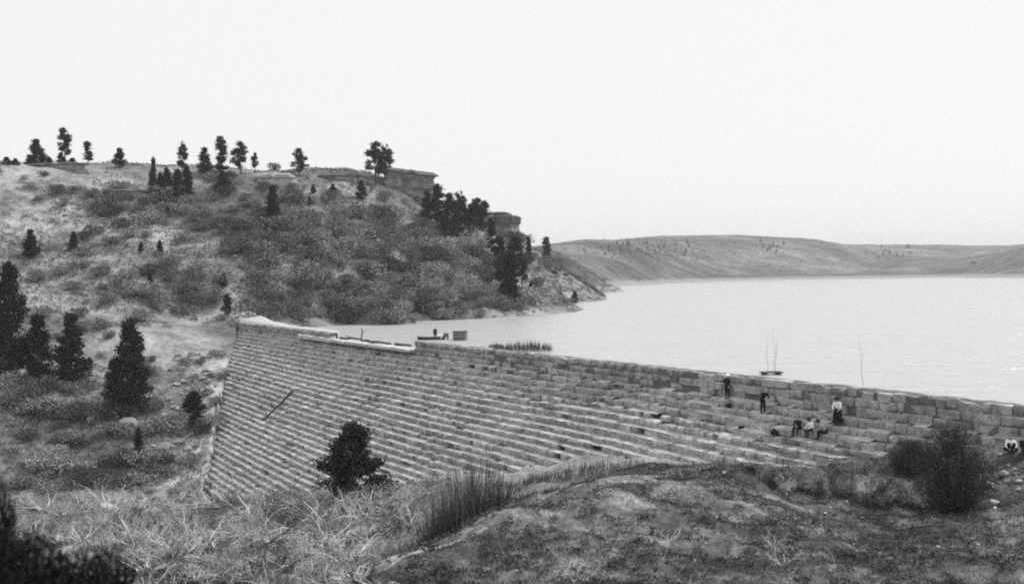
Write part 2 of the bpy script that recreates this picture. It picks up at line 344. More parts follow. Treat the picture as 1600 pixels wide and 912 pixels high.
for r_, nm, mk in ((0, 'near_knoll', 'knoll'), (1, 'canyon_ground', 'hill'), (2, 'far_bank_hillside', 'hill'), (3, 'distant_hills', 'far')):
    f = quad[reg == r_]; u, inv = np.unique(f, return_inverse=True)
    o = link(nm, mesh_np(nm, allv[u], inv.reshape(-1, 4), M[mk], True)); o['kind'] = 'structure'
cz_ = hz(0, 0); n0 = len(TANG)                              # close the hole under the photographer
fan = MB(); fan.add([(0, 0, cz_)] + [tuple(allv[i]) for i in range(n0)], [(0, i + 2, i + 1) for i in range(n0 - 1)])
o = link('viewpoint_ground', fan.mesh('viewpoint_ground', M['knoll'])); o['kind'] = 'structure'

def hit(px, py, D0=12, D1=4000):
    """where the line of sight through a picture point meets the ground"""
    v = ray(px, py); k = 1 / math.hypot(v.x, v.y)
    D = D0 * (D1 / D0) ** np.linspace(0, 1, 900)
    x, y, z = EYE.x + v.x * k * D, EYE.y + v.y * k * D, EYE.z + v.z * k * D
    dz = z - gheight(x, y); b = np.nonzero(dz < 0)[0]
    if len(b): i = b[0]
    else:
        m_ = D < 520; i = int(np.argmin(np.where(m_, dz, 1e9)))
    return Vector((x[i], y[i], float(gheight(x[i:i+1], y[i:i+1])[0])))
def visible(p, tol=.3):
    p = Vector(p); s = np.linspace(.03, .985, 120); x, y, z = (p.x * s, p.y * s, EYE.z + (p.z - EYE.z) * s)
    return bool((z - gheight(x, y)).min() > -tol)

# ------------------------------------------------------------------ water
wm, wn, wb = mat_new('lake_water', .22, .5); Lk = wn.links.new
wb.inputs['Base Color'].default_value = (.40, .40, .40, 1); wb.inputs['IOR'].default_value = 1.33
tc = wn.nodes.new('ShaderNodeTexCoord'); mp = wn.nodes.new('ShaderNodeMapping'); mp.inputs['Scale'].default_value = (.035, .22, 1); mp.inputs['Rotation'].default_value = (0, 0, .12)
nz1 = wn.nodes.new('ShaderNodeTexNoise'); nz1.inputs['Scale'].default_value = 1.0; nz1.inputs['Detail'].default_value = 6
nz2 = wn.nodes.new('ShaderNodeTexNoise'); nz2.inputs['Scale'].default_value = 5.0; nz2.inputs['Detail'].default_value = 3
ad = wn.nodes.new('ShaderNodeMath'); ad.operation = 'MULTIPLY_ADD'; ad.inputs[1].default_value = .35
bp = wn.nodes.new('ShaderNodeBump'); bp.inputs['Strength'].default_value = 1.0; bp.inputs['Distance'].default_value = 1.8
Lk(tc.outputs['Object'], mp.inputs[0]); Lk(mp.outputs[0], nz1.inputs[0]); Lk(mp.outputs[0], nz2.inputs[0])
Lk(nz2.outputs[0], ad.inputs[0]); Lk(nz1.outputs[0], ad.inputs[2]); Lk(ad.outputs[0], bp.inputs['Height']); Lk(bp.outputs[0], wb.inputs['Normal'])
wv = [(*tq(-60, -.9), WATER), (*tq(189, -.9), WATER), (900, 300, WATER), (2600, 1500, WATER), (1500, 2300, WATER), (200, 2200, WATER), (-60, 1100, WATER), (-130, 330, WATER)]
wme = bpy.data.meshes.new('reservoir_water'); wme.from_pydata(wv, [], [tuple(range(len(wv)))]); wme.update(); wme.materials.append(wm)
o = link('reservoir_water', wme); o['kind'] = 'structure'

# ------------------------------------------------------------------ the dam
RH, TR, WALL = .55, .585, 3                                 # course height, tread depth, courses in the upright top wall
NROW = 36
_rh = random.Random(11); RZ = [0.0]
for _ in range(NROW + 1): RZ.append(RZ[-1] + RH * _rh.uniform(.9, 1.1))
def row_q(i): return .05 * i if i < WALL else .05 * WALL + (i - WALL + 1) * TR
def sag(t, s): return .16 * math.sin(t / 19 + .8) * min(1, s / 6) + .07 * math.sin(t / 7.3 + s * .35) * min(1, s / 4) * sstep(60, 110, t)
tl_ = lambda s: float(np.interp(s, [-.1, 0, 9, 18, 21], [-6, -5, 21, 53, 60]))
tr_ = lambda s: float(np.interp(s, [0, .8, 3.2, 5.8, 9, 12.9, 17.2, 19.5], [196, 194, 184, 162, 142, 121, 97, 88]))
NOTCH = (56, 88)
dam = empty('stone_dam', (*tq(110, 0), 0))
tag(dam, 'long stepped masonry dam of rough stone courses holding back the reservoir', 'dam')
DMI = Matrix.Translation(-dam.location)
def block_proto(k):
    bm = bmesh.new(); bmesh.ops.create_cube(bm, size=1); bmesh.ops.subdivide_edges(bm, edges=bm.edges[:], cuts=1, use_grid_fill=True)
    rr = random.Random(k)
    for v in bm.verts:
        n_ = sum(abs(c) > .4 for c in v.co); pull = (0, .0, .02, .05)[n_]
        if abs(v.co.z) < .1: v.co.z = .28
        elif k < 8 and v.co.z > .4 and v.co.y < -.4: v.co.y += .11; pull = 0
        v.co = v.co * (1 - pull) + Vector([rr.uniform(-.035, .035) for _ in range(3)])
    me = bpy.data.meshes.new('stone_block'); bm.to_mesh(me); bm.free()
    for p in me.polygons: p.use_smooth = False
    me.materials.append(M['stone1']); return me
BP = [block_proto(k) for k in range(13)]
BPV = [np.array([v.co[:] for v in b.vertices]) for b in BP]; BPF = [np.array([p.vertices[:] for p in b.polygons]) for b in BP]
blocks = []                                                 # proto, centre, size, tilt
for i in range(NROW):
    s0 = RZ[i]; rh = RZ[i + 1] - RZ[i]; t = tl_(s0) + random.uniform(0, .8); tend = tr_(s0)
    while t < tend:
        ln = random.choice((.45, .6, .7, .8, .95, 1.1, 1.4, 1.7)) * random.uniform(.9, 1.1)
        tc_ = t + ln / 2; t += ln
        if i < 2 and NOTCH[0] < tc_ < NOTCH[1]: continue
        if random.random() < .012 and i > 0: continue       # a stone fallen out
        proud = random.gauss(0, .055) - (.28 if random.random() < .05 else 0); dp = 1.15 if i >= WALL else .8
        hh = rh * random.uniform(.93, 1.03)
        wild = 2.6 if (tc_ > 105 and i < 9) else 1.0; proud *= 1.5 if wild > 1 else 1.0
        x, y = tq(tc_, row_q(i) - dp / 2 + proud); z = -s0 - rh / 2 + sag(tc_, s0) + random.gauss(0, .018) + (random.uniform(-.07, .08) if i == 0 else 0)
        blocks.append((random.randrange(8) if i >= WALL else 8 + random.randrange(5), (x, y, z), (ln * random.uniform(.975, 1.01), dp, hh), random.gauss(0, .015) * wild, random.gauss(0, .012) * wild, tc_, i))
bc = np.array([b[1] for b in blocks]); bh = height(bc[:, 0], bc[:, 1]); dist = np.hypot(bc[:, 0], bc[:, 1])
fx, fy = bc[:, 0] + NX.x * .6, bc[:, 1] + NX.y * .6; bh = height(fx, fy)
size = np.array([math.sqrt(b[2][0] * b[2][2]) for b in blocks]) / dist
order = np.argsort(-size); near_ids = []
for k in order:
    if bc[k, 2] + .2 > bh[k] and len(near_ids) < 298:
        px, py, _ = proj(bc[k])
        if -5 < px < 1605 and visible((fx[k], fy[k], bc[k, 2] + .25), .05): near_ids.append(int(k))
near_set = set(near_ids); rest_v, rest_f, nv = [], [], 0
rz = math.atan2(EX.y, EX.x)
for k, (pi_, c, sz, ya, ta, tc_, i) in enumerate(blocks):
    R_ = Matrix.Rotation(rz + ya, 4, 'Z') @ Matrix.Rotation(ta, 4, 'Y')
    if k in near_set:
        o = link('stone_block', BP[pi_], parent=dam); o.matrix_local = Matrix.Translation(Vector(c) - dam.location) @ R_ @ Matrix.Diagonal((*sz, 1))
    elif bc[k, 2] + 2.0 > bh[k]:
        T = np.array(R_.to_3x3()) * np.array(sz)[None]
        rest_v.append(BPV[pi_] @ T.T + np.array(c) - np.array(dam.location)); rest_f.append(BPF[pi_] + nv); nv += len(BPV[pi_])
o = link('stone_courses', mesh_np('stone_courses', np.concatenate(rest_v), np.concatenate(rest_f), M['stone']), parent=dam); o['kind'] = 'stuff'
# strips on the treads, sunlit brightness put into their pale colour
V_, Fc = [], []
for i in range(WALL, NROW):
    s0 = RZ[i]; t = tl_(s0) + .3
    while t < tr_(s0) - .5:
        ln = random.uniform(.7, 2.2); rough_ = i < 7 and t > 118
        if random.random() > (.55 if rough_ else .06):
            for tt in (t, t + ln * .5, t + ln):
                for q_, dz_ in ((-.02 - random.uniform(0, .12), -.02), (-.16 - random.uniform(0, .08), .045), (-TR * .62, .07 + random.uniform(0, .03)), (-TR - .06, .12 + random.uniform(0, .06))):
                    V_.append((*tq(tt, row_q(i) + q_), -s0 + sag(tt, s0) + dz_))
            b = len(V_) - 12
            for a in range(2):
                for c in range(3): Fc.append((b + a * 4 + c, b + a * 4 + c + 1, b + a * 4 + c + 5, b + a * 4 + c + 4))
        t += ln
V_ = np.array(V_); Fc = np.array(Fc)[:, ::-1]; o = link('tread_light_strip', mesh_np('tread_light_strip', V_ - np.array(dam.location), Fc, M['tread_light'], True), parent=dam); o['kind'] = 'stuff'
# rubble core behind the courses: a stepped wedge, set back from the stone faces
mb = MB()
for t0, t1, top in ((-6, NOTCH[0], -.10), (NOTCH[0], NOTCH[1], -1.16), (NOTCH[1], 196, -.10)):
    prof = [(-1.25, top), (-.12, top)] + [(.02, -WALL * RH - .14)] + [(row_q(35) - .45, -35 * RH - .5), (row_q(35) - .45, -24), (-3.5, -24), (-1.25, -2)]
    V_ = [Vector((*tq(tt, q), z)) - dam.location for tt in (t0, t1) for q, z in prof]; n_ = len(prof)
    mb.add(V_, [tuple(range(n_)), tuple(range(2 * n_ - 1, n_ - 1, -1))] + [(k, k + n_, (k + 1) % n_ + n_, (k + 1) % n_) for k in range(n_)])
link('rubble_core', mb.mesh('rubble_core', M['core']), parent=dam)
# earth along the top of the crest
def strip(t0, t1, q0, q1, z0, z1, n, name, mat, jit=.05):
    vv, ff = [], []
    for a in range(n + 1):
        t = t0 + (t1 - t0) * a / n
        for b in range(7):
            f_ = b / 6; z = z0 + (z1 - z0) * f_ + random.uniform(-jit, jit) - (0.0 if 0 < b < 6 else .25)
            vv.append(Vector((*tq(t, q0 + (q1 - q0) * f_), z)) - dam.location)
    for a in range(n):
        for b in range(6): k = a * 7 + b; ff.append((k, k + 1, k + 8, k + 7))
    me = bpy.data.meshes.new(name); me.from_pydata([tuple(p) for p in vv], [], ff); me.update(); me.materials.append(mat)
    for p in me.polygons: p.use_smooth = True
    return link(name, me, parent=dam)
strip(NOTCH[1] + .2, 195, -.25, -1.4, .03, .0, 160, 'crest_earth', M['crest'])
# pale worn sill stones in the spillway notch
for k in range(11):
    t = NOTCH[0] + .3 + k * 2.9; mbx = MB(); mbx.box((0, 0, 0), (2.8, 1.9, .34), jit=.05)
    o = link('spillway_sill', mbx.mesh('spillway_sill', M['pale_stone']), parent=dam); x, y = tq(t + 1.4, .0 + random.uniform(-.1, .1))
    o.location = Vector((x, y, -1.02 + random.uniform(-.04, .05))) - dam.location; o.rotation_euler = (0, 0, rz)
for k in range(5):
    mbx = MB(); mbx.box((0, 0, 0), (2.4, .9, .5), jit=.06)
    o = link('spillway_ledge', mbx.mesh('spillway_ledge', M['pale_stone']), parent=dam); x, y = tq(44 + k * 2.5, .35)
    o.location = Vector((x, y, -1.0 + random.uniform(-.04, .05))) - dam.location; o.rotation_euler = (0, 0, rz)

# sandy path on the left abutment and along the crest towards the notch
def sheet(name, fn, nu, nv_, mat, label=None):
    vv = [fn(a / nu, b / nv_) for a in range(nu + 1) for b in range(nv_ + 1)]
    ff = [(a * (nv_ + 1) + b, (a + 1) * (nv_ + 1) + b, (a + 1) * (nv_ + 1) + b + 1, a * (nv_ + 1) + b + 1) for a in range(nu) for b in range(nv_)]
    me = bpy.data.meshes.new(name); me.from_pydata(vv, [], ff); me.update(); me.materials.append(mat)
    for p in me.polygons: p.use_smooth = True
    o = link(name, me); o['kind'] = 'structure'; return o
def pathf(u, v):
    t = -13 + u * 68.6; wd = float(np.interp(t, [-13, -9, 0, 10, 18, 30, 60], [2.5, 4.8, 4.8, 3.6, 2.6, 2.2, 1.8]))
    q = -.22 - v * wd; x, y = tq(t, q); top = float(np.interp(t, [-13, -2, 12, 30, 60], [1.4, .75, .35, .1, .05]))
    rise = float(np.interp(t, [-13, -6, 8, 20, 32, 60], [.8, .9, .6, .3, .12, .1]))
    z = top + rise * math.sin(v * PI * .55) * (v ** .6) + .06 * float(vnoise(t * .6, q * .6, 9))
    if v > .999 or v < .001: z -= 2.2 if v > .5 else .6
    if u > .999: z -= 2.4
    return (x, y, z)
sheet('sandy_path', pathf, 70, 8, M['sand'])

def screef(u, v):
    t = 15 + u * 45; sv_ = float(np.interp(t, [a for a, b in TOE], [b for a, b in TOE])); q = max(sv_, 0) * 1.0 - .8 + v * (2.2 + 5.0 * u + 1.2 * math.sin(u * 23)); x, y = tq(t, q)
    return (x, y, hz(x, y) + (.10 + .08 * float(vnoise(x * 2, y * 2, 3)) if 0 < v < .99 and 0 < u < 1 else -.25))
sheet('gully_scree', screef, 60, 10, M['scree'])
def browf(u, v):
    k = [0, .28, .5, .72, 1.0]; x = float(np.interp(u, k, [-5.0, 1.0, 5.6, 11.2, 17.2])); y = float(np.interp(u, k, [37.2, 46.6, 52.4, 58.2, 60.8])); wd = 2.4 + 1.0 * math.sin(u * 17) + .6 * math.sin(u * 41 + v * 3)
    x += (v - .55) * wd * .75; y -= (v - .55) * wd * .65
    return (x, y, hz(x, y) + (.02 + .06 * float(vnoise(x * 4, y * 4, 3)) if 0 < v < .99 and 0 < u < 1 else -.12))
sheet('pale_brow', browf, 120, 8, M['brow'])

# ------------------------------------------------------------------ rock outcrops on the rim
def outcrop(name, loc, rx, ry, layers, label, rzz=0, seed=1, n=40):
    """layers: list of (z, radius factor, part, material); each part is a stack of rings with cracks and bedding"""
    root = empty(name, loc, rzz); tag(root, label, 'rock outcrop')
    prof = [1 + .16 * math.sin(3 * a + seed) + .10 * math.sin(7 * a + seed * 2) + .05 * math.sin(13 * a + seed * 3) for a in np.linspace(0, 2 * PI, n, endpoint=False)]
    for part, mat, lv in layers:
        V_, Fc = [], []
        for k, (z, f) in enumerate(lv):
            for i in range(n):
                a = 2 * PI * i / n; c, s_ = math.cos(a), math.sin(a)
                sq = (abs(c) ** 4 + abs(s_) ** 4) ** -.25                       # squarish plan
                r = f * prof[i] * sq * (1 + .11 * float(fbm(np.array([i * .7 + seed * 9]), np.array([z * 1.7]), 3, seed)[0]))
                V_.append((rx * r * c, ry * r * s_, z + .25 * float(vnoise(np.array([i * .5]), np.array([k * 3.1 + seed]), 2)[0])))
        for k in range(len(lv) - 1):
            for i in range(n): j = (i + 1) % n; Fc.append((k * n + i, k * n + j, (k + 1) * n + j, (k + 1) * n + i))
        V_.append((0, 0, lv[-1][0] + .2)); Fc += [((len(lv) - 1) * n + i, (len(lv) - 1) * n + (i + 1) % n, len(V_) - 1) for i in range(n)]
        me = bpy.data.meshes.new(part); me.from_pydata(V_, [], Fc); me.update(); me.materials.append(mat); link(part, me, parent=root)
    return root
face = lambda h, b=1.0: [(z, b * (1.02 - .10 * z / h + .03 * math.sin(z * 2.2))) for z in np.linspace(-3, h, 20)]
p = at(631, 306, 333)
outcrop('caprock_outcrop', (p.x, p.y + 4, p.z - .5), 6.6, 5.5, [('rock_face', M['rock'], face(6.9, 1.03)), ('cap_slab', M['rock_cap'], [(6.5, .85), (6.75, .99), (7.0, 1.04), (7.4, 1.02), (7.9, .86), (8.2, .55)])],
        'tall sandstone block with dark overhanging cap on the rim of the hill', .12, 2).rotation_euler = (0, .09, .12)
p = at(783, 376, 345)
outcrop('rim_cliff', (p.x - 1.5, p.y + 6, p.z - 1), 7.0, 7.0, [('rock_face', M['rock'], face(6.4)), ('cap_slab', M['rock_cap'], [(6.0, .86), (6.2, 1.0), (6.6, 1.03), (8.2, 1.02), (8.5, .93)]), ('upper_ledge', M['rock_cap'], [(8.3, .62), (8.5, .68), (9.4, .64), (9.7, .5)])],
        'square sandstone cliff with flat top at the right end of the hill', .05, 5)
p = at(735, 372, 345)
outcrop('rim_cliff', (p.x, p.y + 7, p.z - 2), 8.5, 5.5, [('rock_face', M['rock'], face(7.0)), ('cap_slab', M['rock_cap'], [(6.6, .9), (6.8, 1.03), (7.6, 1.02), (8.0, .9)])],
        'low sandstone cliff half hidden by pines left of the square cliff', -.1, 8)
for px, py, D, rx, h, lab in ((85, 262, 301, 8, 1.6, 'low dark rock ledge on the skyline at far left'), (195, 305, 286, 6, 1.8, 'low rock ledge below the skyline left of the dark pine clump'), (432, 288, 316, 4.5, 3.0, 'pale weathered rock knob on the rim left of the sparse pine'),
                              (528, 280, 327, 6, 1.8, 'low rock ledge on the rim left of the tall pair of pines')):
    p = hit(px, py, 150, 500); outcrop('rock_ledge', (p.x, p.y + 1.5, p.z - .6), rx, 3, [('rock_face', M['boulder'] if px == 432 else M['rock'], face(h * .75)), ('cap_slab', M['rock_cap'] if px != 432 else M['boulder'], [(h * .65, .9), (h * .75, 1.05), (h, .98), (h * 1.1, .8)])], lab, random.uniform(-.2, .2), int(px))

# ------------------------------------------------------------------ boulders
def boulder_mesh(k):
    bm = bmesh.new(); bmesh.ops.create_icosphere(bm, subdivisions=2, radius=1); rr = random.Random(k)
    ax = [Vector([rr.gauss(0, 1) for _ in range(3)]).normalized() for _ in range(14)]; cut = [rr.uniform(.34, .66) for _ in ax]
    for v in bm.verts:
        for a, c in zip(ax, cut):
            d = v.co.dot(a)
            if d > c: v.co -= a * (d - c) * .9
        v.co *= 1 + rr.uniform(-.05, .05)
    me = bpy.data.meshes.new('boulder'); bm.to_mesh(me); bm.free(); me.materials.append(M['boulder']); return me
BO = [boulder_mesh(k) for k in range(5)]
nb = 0
def boulder(px, py, wpx, label, group=None, D1=4000, flat=.62, mat=None):
    global nb
    p = hit(px, py, 12, D1); s = wpx * p.y / FPX / 2; nb += 1
    o = link('boulder', BO[nb % 5], loc=(p.x, p.y, p.z + s * flat * .35)); o.scale = (s, s * random.uniform(.7, 1), s * flat); o.rotation_euler = (random.uniform(-.2, .2), random.uniform(-.2, .2), random.uniform(0, 6))
    return tag(o, label, 'boulder', group)
for px, py, wp, lab in ((142, 658, 22, 'pale boulder in the grass left of the large dark pine group'), (203, 672, 46, 'broad pale slab of rock below the large dark pine'), (304, 592, 20, 'pale squarish boulder in the gully left of the dam'),
                        (168, 800, 40, 'wide pale boulder on the canyon floor'), (379, 546, 14, 'pale stone beside the upper left end of the stepped face'), (1547, 762, 26, 'pale flat boulder right of the big dark bush'), (1570, 745, 26, 'light boulder behind the flat one by the bush'),
                        (1556, 790, 24, 'small pale rock below the flat boulder by the bush'), (1592, 756, 20, 'light stone at the right edge below the seated people'), (1131, 742, 12, 'small pale stone on the brow of the knoll'), (1143, 752, 9, 'smaller stone just below the pale one on the brow of the knoll'),
                        (602, 395, 12, 'bright white stone among scrub in the middle of the hillside'), (585, 427, 13, 'round white stone low on the scrubby hillside'), (162, 345, 14, 'pale rock high on the left hillside'), (286, 375, 16, 'pale rock beside scrub on the left hillside'),
                        (752, 422, 24, 'pale slab on the slope left of the dark shore pines'), (1527, 852, 11, 'small light stone on the right side of the knoll'), (1290, 806, 11, 'small pale stone beside the dark broken branches'), (1482, 742, 8, 'tiny white stone in front of the dark bush'),
                        (680, 838, 10, 'small pale stone on the left shoulder of the knoll'), (1063, 742, 7, 'tiny pale stone on the middle of the brow')):
    boulder(px, py, wp, lab)
rr = random.Random(5)
for k in range(80):
    f = rr.random(); boulder(300 - 30 * f + rr.uniform(-34, 34), 560 + 170 * f + rr.uniform(-10, 10), rr.uniform(6, 19), 'loose pale stone in the rubble of the gully left of the dam', 'gully stones')
for k in range(80):
    boulder(rr.uniform(10, 700), rr.uniform(280, 490), rr.uniform(4, 12), 'scattered pale stone on the far hillside', 'hillside stones')
for k in range(22):
    px = rr.uniform(700, 905); boulder(px, np.interp(px, [700, 800, 905], [497, 491, 482]) + rr.uniform(-4, 3), rr.uniform(5, 12), 'pale stone along the waterline under the hill', 'shoreline stones')
for k in range(14):
    boulder(rr.uniform(1540, 1600), rr.uniform(715, 800), rr.uniform(6, 16), 'loose pale rock on the bank right of the dark bush', 'bank stones')
for k in range(110):
    boulder(rr.uniform(640, 1560), rr.uniform(745, 905), rr.uniform(4, 11), 'small stone lying in the dry grass of the knoll', 'knoll stones')

# ------------------------------------------------------------------ pines
def cards(pts, dirs, ln, wd, rr):
    """thin needle sprays: one quad each, pointing along dirs"""
    n = len(pts); d = dirs / (np.linalg.norm(dirs, axis=1, keepdims=True) + 1e-9)
    rnd = rr.normal(size=(n, 3)); s_ = np.cross(d, rnd); s_ /= np.linalg.norm(s_, axis=1, keepdims=True) + 1e-9
    ln = np.broadcast_to(ln, (n,))[:, None]; wd = np.broadcast_to(wd, (n,))[:, None]
    V_ = np.stack([pts - s_ * wd * .35, pts + d * ln * .5 - s_ * wd * .5, pts + d * ln, pts + d * ln * .5 + s_ * wd * .5], 1).reshape(-1, 3)
    return V_, np.arange(n * 4).reshape(n, 4)
def pine(kind, seed):
    rr = np.random.default_rng(seed); tr = MB(); pts, dirs = [], []
    lean = rr.normal(0, .02, 2)
    ax = lambda z: np.array([lean[0] * z + .012 * math.sin(z * 6 + seed), lean[1] * z + .012 * math.cos(z * 5 + seed), z])
    r0_ = {'cone': .016, 'open': .018, 'slim': .014, 'round': .02, 'clump': .02}[kind]
    tr.tube([ax(z) for z in np.linspace(-.03, .97, 9)], [r0_ * (1.02 - z) + .002 for z in np.linspace(0, .97, 9)], 6)
    nb_ = {'cone': 120, 'open': 36, 'slim': 50, 'round': 84, 'clump': 84}[kind]
    z0 = {'cone': .02, 'open': .18, 'slim': .10, 'round': .05, 'clump': .04}[kind]
    for b in range(nb_):
        f = rr.random() ** {'round': 1.25, 'clump': 1.35, 'cone': 1.0}.get(kind, .85); z = z0 + (.97 - z0) * f; a = rr.uniform(0, 2 * PI)
        if kind == 'cone': L_ = .29 * (1.0 - z) ** 1.0 * rr.uniform(.75, 1.1) + .006
        elif kind == 'open': L_ = .28 * (1.04 - z) ** .55 * min(1, .5 + (z - z0) * 3) * rr.uniform(.3, 1.15)
        elif kind == 'slim': L_ = .13 * (1.05 - z) ** .5 * rr.uniform(.4, 1.15)
        elif kind == 'round': L_ = (.35 * (1.01 - z) ** .78 * min(1, .75 + (z - z0) * 3)) * rr.uniform(.45, 1.08)
        else: L_ = (.46 * (1.04 - z) ** .75) * rr.uniform(.5, 1.1)
        o_ = ax(z); up_ = {'cone': -.1, 'open': .15, 'slim': -.05, 'round': .3, 'clump': .45}[kind] + rr.normal(0, .12)
        e_ = o_ + np.array([math.cos(a), math.sin(a), up_]) * L_
        m_ = (o_ + e_) / 2 + np.array([0, 0, -.02 * L_]); tr.tube([o_, m_, e_], [r0_ * .28, r0_ * .2, r0_ * .08], 4, False)
        nc = {'cone': 44, 'open': 100, 'slim': 54, 'round': 84, 'clump': 130}[kind]
        tt = rr.uniform({'cone': .2, 'round': .45, 'open': .68, 'clump': .6, 'slim': .4}[kind], 1.05, nc)[:, None]; sp = {'open': .036, 'clump': .040, 'round': .030, 'slim': .024, 'cone': .028}[kind]
        c_ = o_[None] * (1 - tt) + e_[None] * tt + rr.normal(0, sp, (nc, 3)) * np.array([1, 1, .7])
        pts.append(c_); dirs.append(rr.normal(0, 1, (nc, 3)) + np.array([math.cos(a), math.sin(a), .5]) * .8)
    top = ax(.96); c_ = top[None] + rr.normal(0, .010, (20, 3)) * np.array([1, 1, 2.2]); pts.append(c_); dirs.append(rr.normal(0, .6, (20, 3)) + np.array([0, 0, 1]))
    pts, dirs = np.concatenate(pts), np.concatenate(dirs)
    V_, Fc = cards(pts, dirs, rr.uniform(.03, .06, len(pts)), rr.uniform(.016, .032, len(pts)), rr)
    return tr.mesh('trunk', M['bark'], True), mesh_np('crown', V_, Fc, M['needle'])
PINES = {k: [pine(k, 10 * i + j) for j in range(3)] for i, k in enumerate(('cone', 'open', 'slim', 'round', 'clump'))}
WREF = {'cone': .50, 'open': .50, 'slim': .28, 'round': .60, 'clump': .72}
pc = 0
def pine_tree(px, py, hpx, wpx, kind, label, group=None, D0=60, D1=520, loc=None):
    global pc
    p = loc if loc is not None else hit(px, py, D0, D1); h = hpx * p.y / FPX; wsc = (wpx / hpx) / WREF[kind]; pc += 1
    root = empty('pine_tree', (p.x, p.y, p.z), random.uniform(0, 6.28), (h * wsc, h * wsc, h)); tag(root, label, 'tree', group)
    t_, c_ = PINES[kind][pc % 3]; link('trunk', t_, parent=root); link('crown', c_, parent=root); return root
for a in ((57, 257, 40, 30, 'round', 'leftmost broad pine on the skyline'), (101, 256, 56, 26, 'open', 'tall open pine second from left on the skyline'), (138, 257, 36, 16, 'slim', 'thin pine just right of the tall open skyline pine'),
          (187, 262, 30, 22, 'round', 'small round pine standing alone on the left skyline'), (240, 309, 62, 17, 'cone', 'dark columnar evergreen at the left of the dark clump under the rim'),
          (286, 272, 50, 20, 'open', 'slender pine rising above the dark clump on the rim'), (320, 273, 43, 25, 'round', 'round crowned skyline pine left of the spindly tall one'),
          (347, 276, 62, 22, 'slim', 'tall spindly pine on the middle of the rim'), (347, 302, 34, 25, 'round', 'low dark pine below the spindly tall pine'), (376, 273, 50, 30, 'open', 'broad crowned pine right of the spindly pine'),
          (398, 271, 32, 14, 'open', 'small sparse pine right of the broad crowned one'), (427, 358, 67, 31, 'cone', 'dark pointed conifer standing alone on the upper hillside'), (469, 276, 44, 28, 'open', 'lone see-through pine on the middle skyline'),
          (586, 290, 68, 34, 'open', 'tallest pine beside the capped rock'), (604, 284, 56, 28, 'open', 'right one of the pair of pines beside the capped rock'), (565, 313, 30, 20, 'round', 'small dark evergreen below the pair of pines'),
          (520, 306, 18, 13, 'round', 'little dark pine on the upper slope left of the pine pair'), (490, 303, 14, 10, 'round', 'tiny dark evergreen left of the little pine on the upper slope'), (484, 322, 15, 9, 'cone', 'tiny upright evergreen below the lone see-through pine'),
          (562, 345, 17, 13, 'round', 'small dark evergreen in pale grass below the pine pair'), (668, 346, 47, 24, 'round', 'dense pine right of the foot of the capped rock'), (686, 358, 70, 24, 'slim', 'ragged pine with a bare cross shaped top'),
          (768, 402, 60, 17, 'slim', 'slim dark pine in front of the square cliff'), (759, 347, 48, 18, 'slim', 'pine standing on the rim left of the square cliff'),
          (781, 425, 56, 34, 'round', 'dark bushy pine under the square cliff'), (805, 440, 72, 30, 'open', 'tall dark pine below the right corner of the square cliff'), (788, 478, 84, 34, 'open', 'tall dark pine nearest the water below the cliff'),
          (802, 482, 90, 30, 'slim', 'narrow black pine beside the tall one nearest the water'), (815, 452, 58, 24, 'open', 'ragged pine on the right flank of the dark shore group'), (826, 410, 38, 14, 'cone', 'small pointed pine at the end of the hill skyline'), (853, 408, 38, 16, 'slim', 'rightmost small pine on the near ridge'),
          (898, 474, 19, 14, 'round', 'small dark pine at the point on the shore'), (829, 452, 11, 9, 'round', 'tiny dark evergreen on the slope above the shore point'), (852, 464, 12, 10, 'round', 'tiny dark bush shaped pine midway to the shore point'),
          (115, 392, 30, 19, 'cone', 'small dark cone shaped conifer on the left hillside'), (48, 404, 43, 29, 'round', 'rounded juniper like tree at the left of the hillside'), (220, 396, 18, 10, 'round', 'little dark evergreen left of the slightly larger one on the slope'), (250, 400, 24, 15, 'round', 'small dark evergreen in the middle of the left slope'), (262, 340, 16, 8, 'cone', 'tiny cone shaped evergreen below the dark clump'),
          (357, 500, 40, 20, 'open', 'small ragged pine at the left end of the dam crest'), (235, 452, 24, 14, 'round', 'small dark evergreen on the lower hillside left of the dam'), (350, 448, 22, 14, 'round', 'small evergreen above the sandy path'),
          (16, 592, 182, 66, 'round', 'tall dark pine cut by the left edge of the picture'), (60, 592, 100, 50, 'round', 'dark pine between the tall left edge pine and the next group'), (112, 600, 108, 62, 'round', 'wide dark pine third from the left edge'),
          (207, 648, 152, 66, 'round', 'large dark pine standing alone below the hill left of the dam'), (180, 646, 84, 40, 'round', 'shorter dark pine against the left side of the large one'), (217, 714, 44, 19, 'cone', 'small pointed evergreen below the large dark pine'),
          (302, 645, 34, 42, 'round', 'squat dark juniper in the gully left of the dam'), (307, 668, 26, 30, 'round', 'lower of the two squat junipers left of the dam'), (553, 786, 120, 92, 'clump', 'black pine standing in front of the stepped dam face')):
    pine_tree(*a[:6])
for px, py, h, w_ in ((262, 313, 50, 27), (278, 313, 48, 28), (292, 311, 50, 26), (252, 312, 40, 22)): pine_tree(px, py, h, w_, 'cone', 'dark evergreen packed into the clump under the rim', 'clump under the rim')
for px, py, h, w_ in ((705, 362, 66, 24), (720, 368, 70, 24), (733, 368, 58, 22), (745, 368, 58, 22), (697, 388, 56, 20), (712, 375, 50, 22)): pine_tree(px, py + rr.uniform(-3, 6), h * rr.uniform(.8, 1.15), w_ * rr.uniform(.9, 1.5), rr.choice(('open', 'round', 'slim', 'open')), 'dark pine of the grove between the two rock outcrops', 'grove between the outcrops')
for k in range(7): pine_tree(8 + k * 18 + rr.uniform(-5, 5), 258, rr.uniform(10, 20), 17, 'round', 'low dark scrub pine along the left skyline', 'scrub pines on the skyline')
